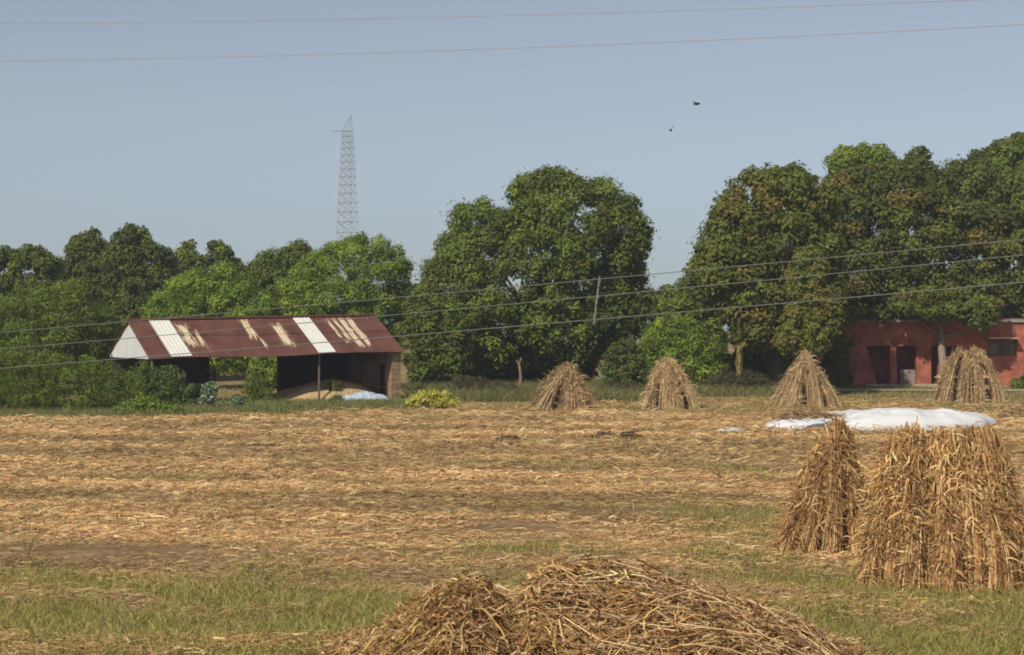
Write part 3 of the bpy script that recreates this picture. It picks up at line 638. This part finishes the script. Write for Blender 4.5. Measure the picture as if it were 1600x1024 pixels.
# ------------------------------------------------------------------ red building
bl = empty('red_building', (P(1301, 503, 101)[0], 101, 0), 'flat roofed brick red building with dark doorways under the trees', 'building')
BX = bl.location.x
def X_(px): return (px - 800) * 101 / F - BX
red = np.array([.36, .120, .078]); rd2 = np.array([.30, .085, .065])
def zz(py): return H - (py - HY) * 101 / F
TOP, D0 = 3.38, .32; BW = 15.0
acc = Acc()
doors = [(X_(1352), X_(1390)), (X_(1398), X_(1432)), (X_(1455), X_(1466)), (X_(1479), X_(1500))]
wz0, wz1 = 1.62, 2.48; wx0, wx1 = X_(1543), X_(1589)
x = 0
for d0, d1 in doors:
    box(acc, x, d0, 0, D0, -.1, 2.12, red); x = d1
box(acc, x, wx0, 0, D0, -.1, 2.12, red)
box(acc, 0, wx0, 0, D0, 2.12, TOP, red)
box(acc, wx0, wx1, 0, D0, -.1, wz0, red); box(acc, wx0, wx1, 0, D0, wz1, TOP, red); box(acc, wx1, BW, 0, D0, -.1, TOP, red)
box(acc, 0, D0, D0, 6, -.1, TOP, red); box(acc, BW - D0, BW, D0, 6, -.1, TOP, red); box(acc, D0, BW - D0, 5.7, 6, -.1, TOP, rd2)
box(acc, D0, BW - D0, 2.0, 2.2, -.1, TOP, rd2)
link('wall', acc.mesh('wall'), M_WALL, bl)
acc = Acc(); box(acc, -.12, BW + .12, -.12, 6.15, TOP, TOP + .10, (.34, .31, .28)); rf = link('roof', acc.mesh('roof'), M_WALL, bl)
acc = Acc(); box(acc, 0, BW, -.04, 0.1, TOP + .10, TOP + .19, (.24, .17, .14)); link('parapet', acc.mesh('parapet'), M_WALL, rf)
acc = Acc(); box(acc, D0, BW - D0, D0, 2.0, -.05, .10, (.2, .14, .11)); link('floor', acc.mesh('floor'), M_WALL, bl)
acc = Acc(); box(acc, X_(1350), X_(1470), -.75, -.003, -.1, .13, (.45, .37, .29)); link('step', acc.mesh('step'), M_WALL, bl)
# sloping wedges of slightly lighter red at the left of two doorways
for (d0, d1), wtop, wbot in ((doors[0], .06, .62), (doors[1], .05, .16)):
    acc = Acc(); pts = [(d0 + .002, .132), (d0 + wbot, .132), (d0 + wtop, 2.1), (d0 + .002, 2.1)]
    V_ = np.array([[p, y_, q] for y_ in (.03, .16) for p, q in pts]); acc.add(V_, BOXQ, red * 1.05); link('door_wedge', acc.mesh('door_wedge'), M_WALL, bl)
for i, (d0, d1) in enumerate(doors[:3]):
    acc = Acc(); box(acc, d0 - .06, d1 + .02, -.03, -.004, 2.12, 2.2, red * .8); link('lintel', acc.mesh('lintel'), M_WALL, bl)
acc = Acc(); box(acc, doors[1][0] + .45, doors[1][1] + .4, .9, 1.35, .1, .85, (.32, .25, .22)); link('ledge', acc.mesh('ledge'), M_WALL, bl)
wn = None
acc = Acc(); box(acc, wx0 + .03, wx1 - .03, .16, .2, wz0 + .03, wz1 - .03, (.16, .13, .11)); wn = link('window', acc.mesh('window'), M_WALL, bl)
acc = Acc()
for (a0, a1, b0, b1) in ((wx0, wx1, wz0, wz0 + .06), (wx0, wx1, wz1 - .06, wz1), (wx0, wx0 + .06, wz0 + .06, wz1 - .06), (wx1 - .06, wx1, wz0 + .06, wz1 - .06)): box(acc, a0 + .004, a1 - .004, .10, .155, b0 + .004, b1 - .004, (.13, .08, .07))
link('frame', acc.mesh('frame'), M_WALL, wn)
acc = Acc(); box(acc, wx0 - .15, wx1 - .05, -.62, -.004, wz1 + .02, wz1 + .12, (.50, .24, .19)); link('hood', acc.mesh('hood'), M_WALL, wn)
acc = Acc()
for pxa in (1586,): bar(acc, (X_(pxa) - .2, -.06, 3.35), (X_(pxa) + .05, -.06, 2.62), .035, (.15, .06, .05))  # thin dark bar slanting down from the roof edge
link('slant_bar', acc.mesh('slant_bar'), M_METAL, bl)
# vine on the corner
bush('brown and green creeper hanging on the left end of the red building', [(1306, 520), (1322, 505), (1345, 512), (1342, 545), (1332, 560), (1340, 608), (1306, 612)], 100.4, .12, (4, 7), .13, BROWN + MID[:2] + YELL[:1], 421, name='creeper', cat='creeper', dens=60, npuff=34)

# ------------------------------------------------------------------ stooks of stalks
ST = np.array([1.0, .90, .80]) * np.array([[.52, .35, .17], [.62, .45, .24], [.40, .24, .12], [.68, .54, .33], [.33, .19, .10], [.22, .125, .07]])
STP = np.array([[.50, .40, .25], [.60, .50, .34], [.38, .29, .18], [.30, .22, .14], [.5, .46, .26], [.22, .155, .10]])
STN = ST * np.array([1.22, 1.21, 1.08])
STW = STP * np.array([1.28, 1.10, .90])
def stook(label, px, basey, topy, wpx, seed, n_st, n_lf, cols, topw=.16, flat=0.0, sheaves=9, group='stooks of cut stalks standing in the field', thick=1.0, ysq=.8, short=0, hv=None, lenw=.26, asym=0.0):
    d = dist_of(basey) + .3 * wpx * dist_of(basey) / F
    x0 = (px - 800) * d / F; hgt = H - (topy - HY) * d / F; Rb = wpx * d / F / 2
    o = empty('stook', (x0, d, 0), label, 'stook', group)
    r = R(seed); Rt = Rb * topw
    hv = hv or (lambda x: 1.0)
    ns_ = sheaves + short
    sa = np.concatenate([(np.arange(sheaves) + r.random(sheaves) * .5) * 2 * np.pi / sheaves, -np.pi / 2 + np.linspace(-1.1, 1.1, short) + r.normal(0, .08, short) if short else np.zeros(0)])
    isS = np.arange(ns_) >= sheaves
    sa_l = np.cos(sa)
    rb = Rb * np.where(isS, .98, .78) * (.92 + .16 * r.random(ns_)); rt = np.where(isS, Rb * .42, Rt * (.8 + .4 * r.random(ns_)))
    tx = np.cos(sa) * flat * .5 * np.where(isS, .8, 1); 
    B = np.stack([np.cos(sa) * rb, np.sin(sa) * rb * ysq, sa * 0], 1)
    Tt = np.stack([np.cos(sa) * rt + tx + asym, np.sin(sa) * rt * ysq, hgt * np.where(isS, .50 + .12 * r.random(ns_), (.78 + .20 * r.random(ns_)) * np.array([hv(v) for v in tx]))], 1)
    sr = Rb * np.where(isS, .17, .215) * (.8 + .3 * r.random(ns_))        # sheaf radius
    asy = asym if asym else 0.0
    def lines(n, k=6, out=1.0):
        g = r.integers(0, ns_, n); ph = r.random(n) * 6.283; rho = np.sqrt(r.random(n)) * sr[g] * out
        t = np.linspace(0, 1, k)[None]; l = (.80 + .26 * r.random(n))[:, None]; tt = t * l
        prof = 1.0 - 1.05 * tt + .42 * tt ** 2
        ax_ = B[g][:, None] + (Tt[g] - B[g])[:, None] * tt[..., None]
        belly = Rb * .07 * np.sin(np.pi * tt)
        ax_[..., 0] += belly * np.cos(sa[g])[:, None]; ax_[..., 1] += belly * np.sin(sa[g])[:, None] * ysq
        tw = ph[:, None] + .5 * tt
        X3 = ax_ + np.stack([np.cos(tw) * rho[:, None] * prof, np.sin(tw) * rho[:, None] * prof * .9, 0 * tt], -1)
        X3 += np.cumsum(r.normal(0, .012 * thick, X3.shape), 1); X3[:, 0, 2] = 0.0
        # loose tops bend outward
        kk_ = r.random(n) < .35; X3[kk_, -1, :2] += r.normal(0, .07 * thick, (kk_.sum(), 2)); X3[kk_, -1, 2] -= .03
        X3[..., 2] = np.maximum(X3[..., 2], 0)
        return X3, ph, g
    X3, ph, g = lines(n_st)
    V1, Q1, k = tubes(X3, (0.006 + .008 * r.random(n_st)) * thick, 3)
    cc = cols[r.integers(0, len(cols), n_st)] * (.5 + .75 * r.random((n_st, 1)))
    acc = Acc(); acc.add(V1, Q1, np.repeat(cc, k, 0))
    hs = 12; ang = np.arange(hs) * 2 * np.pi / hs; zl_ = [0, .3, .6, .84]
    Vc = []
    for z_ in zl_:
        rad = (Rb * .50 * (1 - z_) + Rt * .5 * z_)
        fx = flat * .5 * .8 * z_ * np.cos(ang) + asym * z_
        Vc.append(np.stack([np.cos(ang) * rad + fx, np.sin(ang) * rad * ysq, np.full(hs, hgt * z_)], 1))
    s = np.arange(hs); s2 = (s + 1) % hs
    acc.add(np.concatenate(Vc), np.concatenate([np.stack([i * hs + s, i * hs + s2, (i + 1) * hs + s2, (i + 1) * hs + s], 1) for i in range(3)]), np.array([.13, .08, .045]))  # inner cone, shade between the sheaves put into its dark colour
    link('stalks', acc.mesh('stalks'), M_STRAW, o)
    # dry curled leaves in tangles
    X3, ph, g = lines(n_lf, 6, 1.08); nk = 6; ti = (r.random(n_lf) ** .75) * 4.98; i0 = ti.astype(int); fr = (ti - i0)[:, None]
    idx = np.arange(n_lf); p = X3[idx, i0] * (1 - fr) + X3[idx, i0 + 1] * fr
    oa = np.where(r.random(n_lf) < .6, ph, sa[g]) + r.normal(0, .9, n_lf)
    L = (.12 + lenw * r.random(n_lf) ** 1.4) * (.8 + .3 * thick)
    outv = np.stack([np.cos(oa), np.sin(oa), np.zeros(n_lf)], 1)
    dirn = unit(outv * .7 + r.normal(0, .45, (n_lf, 3)) + [0, 0, .25]); pts = [p]
    for q in range(4):
        p = p + dirn * (L / 4)[:, None]; pts.append(p)
        dirn = unit(dirn + r.normal(0, .42, (n_lf, 3)) + np.array([0, 0, -.50]))
    Pt = np.stack(pts, 1); Pt[:, :, 2] = np.maximum(Pt[:, :, 2], .01)
    side = unit(np.cross(unit(Pt[:, 2] - Pt[:, 0]), r.normal(0, 1, (n_lf, 3))))
    V2, Q2, k = ribbons(Pt, (.008 + .018 * r.random(n_lf) ** 1.5) * thick, side, np.array([.6, 1, .95, .7, .12]))
    shv = (.72 + .5 * r.random(ns_))[g][:, None]; cc = cols[r.integers(0, len(cols), n_lf)] * (.55 + .8 * r.random((n_lf, 1))) * shv
    acc = Acc(); acc.add(V2, Q2, np.repeat(cc, k, 0)); link('dry_leaves', acc.mesh('dry_leaves'), M_STRAW, o)
    return o
stook('farthest left small stook with a capped top, left of the dark green bush', 880, 641, 563, 116, 501, 1000, 2600, STW, .10, sheaves=7, thick=1.35, asym=.12, lenw=.34)
stook('slim small stook with a ragged top before the bright green bush', 1047, 642, 558, 100, 503, 1000, 2600, STW, .16, sheaves=9, thick=1.35, asym=-.1, lenw=.34)
stook('cone shaped small stook left of the red building', 1257, 639, 550, 120, 505, 1200, 3600, STW, .10, sheaves=9, thick=1.35, lenw=.34)
stook('bulky rounded stook standing before the red building', 1514, 631, 540, 118, 507, 1300, 4000, STW, .32, sheaves=9, thick=1.35, lenw=.34)
stook('tall narrow near stook, the left one of the joined pair', 1288, 872, 655, 168, 511, 5200, 8500, STN, .10, flat=.04, sheaves=8, thick=.95, short=2, asym=.14, lenw=.22)
stook('widest near stook with a broad level top, right of the joined pair', 1474, 922, 664, 262, 513, 11500, 20000, STN, .16, flat=.80, sheaves=17, thick=.95, short=5, lenw=.22)

# tarpaulin over a low heap behind the near stooks
c = P(1372, 503, 61.5)
V_, Q_, C_ = mound(c[0] + .15, c[1] + .4, 3.65, 1.9, .58, 601, (.78, .78, .775), rot=.10, sharp=.36, fold=.14, n=170, shape=lambda x, y: 1 + .28 * x)
tag(link('tarpaulin', np_mesh('tarpaulin', V_, Q_, C_, True), M_TARP), 'big white plastic tarpaulin over a long heap behind the near stooks', 'tarpaulin')
c = P(1141, 503, 59.3)
V_, Q_, C_ = mound(c[0], c[1], .5, .35, .10, 603, (.62, .58, .55), fold=.05, zb=.03)
tag(link('plastic_scrap', np_mesh('plastic_scrap', V_, Q_, C_, True), M_TARP), 'small white plastic scrap lying flat left of the tarpaulin', 'plastic scrap')

def tangle(name, label, cat, cx, cy, rx, ry, h, n, cols, seed, L0=.15, L1=.5, rad=.01, group=None, ang=None, zoff=0.0):
    r = R(seed); a = r.random(n) * 6.283; q = np.sqrt(r.random(n)); x = cx + np.cos(a) * q * rx; y = cy + np.sin(a) * q * ry
    z = zoff + gz(x, y) + h * (1 - q ** 2) * (.5 + .5 * r.random(n)) + .01
    th_ = r.normal(0, 1.2, n) if ang is None else r.normal(ang, .18, n); L = L0 + (L1 - L0) * r.random(n)
    t = np.linspace(-.5, .5, 4)[None]; cv = r.normal(0, .3, n)[:, None] * (t ** 2 - .1) * L[:, None]; tl = r.normal(0, .18, n)[:, None]
    Pt = np.stack([x[:, None] + np.cos(th_)[:, None] * L[:, None] * t - np.sin(th_)[:, None] * cv, y[:, None] + np.sin(th_)[:, None] * L[:, None] * t + np.cos(th_)[:, None] * cv, np.maximum(z[:, None] + tl * L[:, None] * t, .02)], -1)
    V, Q, k = tubes(Pt, rad * (.6 + .8 * r.random(n)), 3); acc = Acc(); cols = np.array(cols)
    acc.add(V, Q, np.repeat(cols[r.integers(0, len(cols), n)] * (.7 + .5 * r.random((n, 1))), k, 0))
    return tag(link(name, acc.mesh(name), M_STRAW), label, cat, group)
DKC = [[.14, .08, .045], [.20, .12, .07], [.10, .06, .035]]
for i_, (px_, py_, wq, lb) in enumerate([(712, 697, .55, 'dark flattened clump of stalks in the middle of the stubble'), (945, 688, .32, 'dark curled clump of stalks, left of a close pair'), (982, 688, .34, 'dark curled clump of stalks, right of a close pair'), (796, 691, .3, 'small dark clump of stalks between the flat one and the pair')]):
    c = P(px_, 503, dist_of(py_)); tangle('stalk_clump', lb, 'stalk clump', c[0], c[1], wq, .5, .14, 260, DKC, 650 + i_, .1, .4, .016, 'dark clumps lying in the stubble')
c = P(1578, 503, 66.5); tangle('straw_pile', 'loose pale straw pile at the right edge of the photo beside the tarpaulin', 'straw pile', c[0] + .3, c[1], .9, .8, .5, 1600, STW, 661, .2, .6, .012)
c = P(1268, 503, 59.3); tangle('stalk_bundle', 'bundle of brown stalks lying over the left end of the tarpaulin', 'stalk bundle', c[0], c[1] + .6, 1.0, .16, .08, 260, STW, 663, .4, .9, .012, ang=.35, zoff=.40)

# ------------------------------------------------------------------ straw heap in the foreground
def heap_h(x, y):
    """height of the heap at world x,y"""
    ps = np.array([(480, 1080), (545, 1012), (606, 966), (655, 928), (690, 906), (725, 894), (765, 903), (790, 930), (810, 950), (822, 902), (850, 884), (930, 877), (990, 885), (1056, 905), (1212, 944), (1265, 972), (1312, 1012), (1360, 1060), (1395, 1092)], float)
    xk = (ps[:, 0] - 800) * 18.4 / F; zk = np.maximum(H - (ps[:, 1] - HY) * 18.4 / F - .13, 0)
    h = np.interp(x, xk, zk, left=0, right=0)
    q = np.abs(y - 18.4 - .25 * np.sin(x * 2.1)) / 1.75
    return h * np.clip(1 - q ** 1.7, 0, 1) * (1 + .22 * (fbm(x * 2.2, y * 2.2, 777, 2) - .5) * np.clip(q * 3, 0, 1))
def heap(label):
    r = R(701); n = 80
    xs_ = np.linspace(-2.6, 3.8, n); ys_ = np.linspace(16, 20.6, 60); X1, Y1 = np.meshgrid(xs_, ys_)
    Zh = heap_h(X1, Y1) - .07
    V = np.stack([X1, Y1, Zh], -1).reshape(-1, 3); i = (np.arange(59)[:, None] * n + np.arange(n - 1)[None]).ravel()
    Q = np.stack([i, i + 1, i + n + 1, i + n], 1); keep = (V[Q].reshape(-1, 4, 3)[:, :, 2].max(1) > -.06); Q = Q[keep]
    acc = Acc(); acc.add(V, Q, np.array([.06, .034, .02]))  # core under the stalks, near-black brown stands in for shaded gaps
    ns = 8200
    x = -2.5 + 6.2 * r.random(ns * 2); y = 16.2 + 4.3 * r.random(ns * 2); h = heap_h(x, y)
    ok = h > .03 * r.random(ns * 2); x, y, h = x[ok][:ns], y[ok][:ns], h[ok][:ns]; ns = len(x)
    long = (r.random(ns) < .22) & (x > .2)
    L = np.where(long, .6 + .5 * r.random(ns), .14 + .34 * r.random(ns))
    a = np.where(long, r.normal(-.25, .25, ns), r.normal(0, 1.3, ns))
    a = np.where((x < -.9) & (r.random(ns) < .5), r.normal(.6, .3, ns), a)
    k = 5; t = np.linspace(-.5, .5, k)[None]
    cv = r.normal(0, .5, ns)[:, None] * (t ** 2 - .08)
    px_ = x[:, None] + np.cos(a)[:, None] * L[:, None] * t - np.sin(a)[:, None] * cv * L[:, None]
    py_ = y[:, None] + np.sin(a)[:, None] * L[:, None] * t + np.cos(a)[:, None] * cv * L[:, None]
    lift = (r.random(ns) ** 1.6 * .15)[:, None] * np.ones((1, k)) + r.normal(0, .015, (ns, k)) + (r.normal(0, .09, ns)[:, None] * t * (L[:, None]))
    pz = np.maximum(heap_h(px_, py_), 0) + .004 + np.maximum(lift - .03, -.03)
    Pt = np.stack([px_, py_, pz], -1)
    wd = .0035 + .0075 * r.random(ns) ** 2
    V, Q, kk = tubes(Pt, wd, 3); cc = ST[r.integers(0, len(ST), ns)] * (.35 + 1.05 * r.random((ns, 1))); cc = np.where(long[:, None], cc * 1.35 + .04, cc * np.where(x < .0, .9, 1.08)[:, None] * [1.06, 1.06, .80])
    acc.add(V, Q, np.repeat(cc, kk, 0))
    nl = 13000; i = r.integers(0, ns, nl); j = r.integers(1, 4, nl); p = Pt[i, j]; aa = r.random(nl) * 6.28; Ll = .06 + .14 * r.random(nl)
    o1 = np.stack([np.cos(aa), np.sin(aa), r.normal(.2, .35, nl)], 1)
    P1 = p + o1 * (Ll * .5)[:, None]; P2 = P1 + (o1 * .5 + r.normal(0, .5, (nl, 3)) + [0, 0, -.2]) * (Ll * .5)[:, None]
    V, Q, kk = ribbons(np.stack([p, P1, P2], 1), .010 + .018 * r.random(nl), unit(np.cross(o1, r.normal(0, 1, (nl, 3)))), np.array([.6, 1, .2]))
    acc.add(V, Q, np.repeat(ST[r.integers(0, len(ST), nl)] * (.7 + .5 * r.random((nl, 1))), kk, 0))
    return tag(link('stalk_heap', acc.mesh('stalk_heap'), M_STRAW), label, 'straw heap')
heap('low two humped heap of cut brown stalks lying at the bottom of the photo')

# ------------------------------------------------------------------ lattice tower
TD = 340.0; tc_ = P(543, 503, TD); TH = H + (HY - 205) * TD / F
tw_ = empty('lattice_tower', (tc_[0], TD, 0), 'pale steel lattice tower rising behind the trees', 'tower')
def hw(z): return 2.3 - (2.3 - .75) * z / TH
galv = np.array([.40, .42, .45]); cr = [(-1, -1), (1, -1), (1, 1), (-1, 1)]
rot_ = .5; cR, sR = math.cos(rot_), math.sin(rot_)
def cn(k, z): x, y = cr[k % 4]; x, y = x * hw(z), y * hw(z); return np.array([x * cR - y * sR, x * sR + y * cR, z])
for k in range(4):
    acc = Acc(); bar(acc, cn(k, 0), cn(k, TH), .065, galv); link('leg', acc.mesh('leg'), M_METAL, tw_)
acc = Acc(); zs = [0]
while zs[-1] < TH - .5: zs.append(min(zs[-1] + hw(zs[-1]) * 1.25, TH))
for z0, z1 in zip(zs[:-1], zs[1:]):
    for k in range(4):
        bar(acc, cn(k, z0), cn(k + 1, z1), .055, galv, 4); bar(acc, cn(k + 1, z0), cn(k, z1), .04, galv, 4); bar(acc, cn(k, z1), cn(k + 1, z1), .045, galv, 4)
link('bracing', acc.mesh('bracing'), M_METAL, tw_)
acc = Acc(); pk = np.array([.6, 0, TH + 2.9])
for k in range(4): bar(acc, cn(k, TH), pk, .06, galv, 4)
link('peak', acc.mesh('peak'), M_METAL, tw_)
acc = Acc()
for s_ in (-1, 1):
    tip = np.array([-3.0 * 1 if s_ < 0 else 1.0, -s_ * .2, TH + .1])
    if s_ < 0:
        for k in range(4): bar(acc, cn(k, TH if k % 2 else TH - 1.0), tip, .05, galv, 4)
link('crossarm', acc.mesh('crossarm'), M_METAL, tw_)

# ------------------------------------------------------------------ overhead wires
def wire(label, pts, rad, col, group):
    """pts: (px, py, d)"""
    px_ = np.array([p[0] for p in pts], float); A = np.array([P(*p) for p in pts])
    cf = [np.polyfit(px_, A[:, i], 2 if i == 2 else 1) for i in range(3)]
    q = np.linspace(-500, 2100, 60)
    L = np.stack([np.polyval(c_, q) for c_ in cf], 1)
    acc = Acc(); polytube(acc, L, np.full(len(L), rad), col, 6)
    return tag(link('power_wire', acc.mesh('power_wire', True), M_METAL), label, 'wire', group)
LG, HG = 'lower overhead wires crossing in front of the trees', 'upper overhead wires crossing the sky'
def dd(px): return 34 - 7 * px / 1600
gc = (.14, .145, .12)
W1 = [(0, 515), (400, 489), (640, 466), (1000, 433), (1600, 370)]; W2 = [(0, 540), (300, 524), (620, 497), (1000, 457), (1600, 395)]; W3 = [(0, 572), (380, 548), (620, 528), (1000, 497), (1600, 437)]
wire('uppermost of the three lower wires passing over the shed ridge', [(a, b, dd(a)) for a, b in W1], .0065, gc, LG)
wire('middle one of the three lower wires', [(a, b, dd(a)) for a, b in W2], .0065, gc, LG)
wire('lowest of the three lower wires crossing the shed gable', [(a, b, dd(a)) for a, b in W3], .0075, gc, LG)
pc_ = (.34, .30, .31)
wire('topmost faint wire across the sky', [(0, 37, 60), (500, 31, 58), (1000, 18, 56), (1600, -3, 54)], .008, pc_, HG)
wire('second faint wire across the sky, below the topmost', [(0, 96, 60), (500, 85, 58), (1000, 68, 56), (1600, 38, 54)], .009, pc_, HG)
acc = Acc(); a = P(937, 432, dd(937) - .03); b = P(928, 507, dd(928) - .03); bar(acc, a, b, .016, (.26, .25, .20))
for px_, py_ in ((937, 439), (934, 464), (929, 502.5)):
    q = P(px_, py_, dd(px_)); bar(acc, q + [0, -.06, 0], q + [0, .03, 0], .022, (.2, .2, .18))
tag(link('wire_spacer', acc.mesh('wire_spacer'), M_BARK), 'thin stick spacer joining the three lower wires before the round tree', 'spacer')

# ------------------------------------------------------------------ air
acc = Acc(); box(acc, -720, 720, -240, 820, -1.2, 46, (1, 1, 1))
mh = bpy.data.materials.new('haze_air'); mh.use_nodes = True; N = mh.node_tree.nodes; N.remove(N['Principled BSDF'])
pv = N.new('ShaderNodeVolumePrincipled'); pv.inputs['Density'].default_value = 0.0006; pv.inputs['Color'].default_value = (.80, .89, 1, 1); pv.inputs['Anisotropy'].default_value = .2
mh.node_tree.links.new(pv.outputs[0], N['Material Output'].inputs['Volume'])
hz_ = link('haze', acc.mesh('haze'), mh); tag(hz_, 'thin pale haze in the air', 'haze', kind='stuff')
# ------------------------------------------------------------------ birds
def bird(label, px, py, d, rz, flap, bank):
    o = empty('bird', P(px, py, d), label, 'bird', 'birds flying in the sky'); o.rotation_euler = (bank, 0, rz); o.scale = (1.35,) * 3
    acc = Acc(); xs_ = np.array([-.17, -.13, -.05, .04, .11, .15, .19]); rs = np.array([.004, .022, .045, .05, .034, .03, .004])
    polytube(acc, np.stack([xs_, xs_ * 0, [0, 0, 0, .005, .015, .025, .018]], 1), rs, (.03, .03, .03), 10)
    # tail fan
    V_ = np.array([[-.12, -.015, .0], [-.12, .015, .0], [-.25, .045, -.01], [-.25, -.045, -.01], [-.12, -.015, .008], [-.12, .015, .008], [-.25, .045, -.004], [-.25, -.045, -.004]]); acc.add(V_, BOXQ, (.03, .03, .03))
    link('body', acc.mesh('body', True), M_BIRD, o)
    for s_ in (-1, 1):
        acc = Acc(); t = np.linspace(0, 1, 6); fl = flap
        yy = s_ * (.03 + .26 * t * math.cos(fl)); z = .02 + .26 * t * math.sin(fl) - .05 * t ** 2; ch = .06 * (1 - t ** 2.2) + .012; xo = .03 - .05 * t
        a_ = np.stack([xo + ch, yy, z], 1); b_ = np.stack([xo - ch, yy, z - .004], 1); V_ = np.concatenate([a_, b_, a_ + [0, 0, .006], b_ + [0, 0, .006]])
        i = np.arange(5); Q_ = np.concatenate([np.stack([i, i + 1, i + 7, i + 6], 1), np.stack([i + 12, i + 13, i + 19, i + 18], 1), np.stack([i, i + 1, i + 13, i + 12], 1), np.stack([i + 6, i + 7, i + 19, i + 18], 1)])
        acc.add(V_, Q_, (.035, .033, .03)); link('wing', acc.mesh('wing'), M_BIRD, o)
bird('higher small dark bird flying in the open sky', 1088, 163, 110, .5, .5, .2)
bird('lower small dark bird flying in the open sky', 1048, 204, 110, 1.3, .9, -.3)
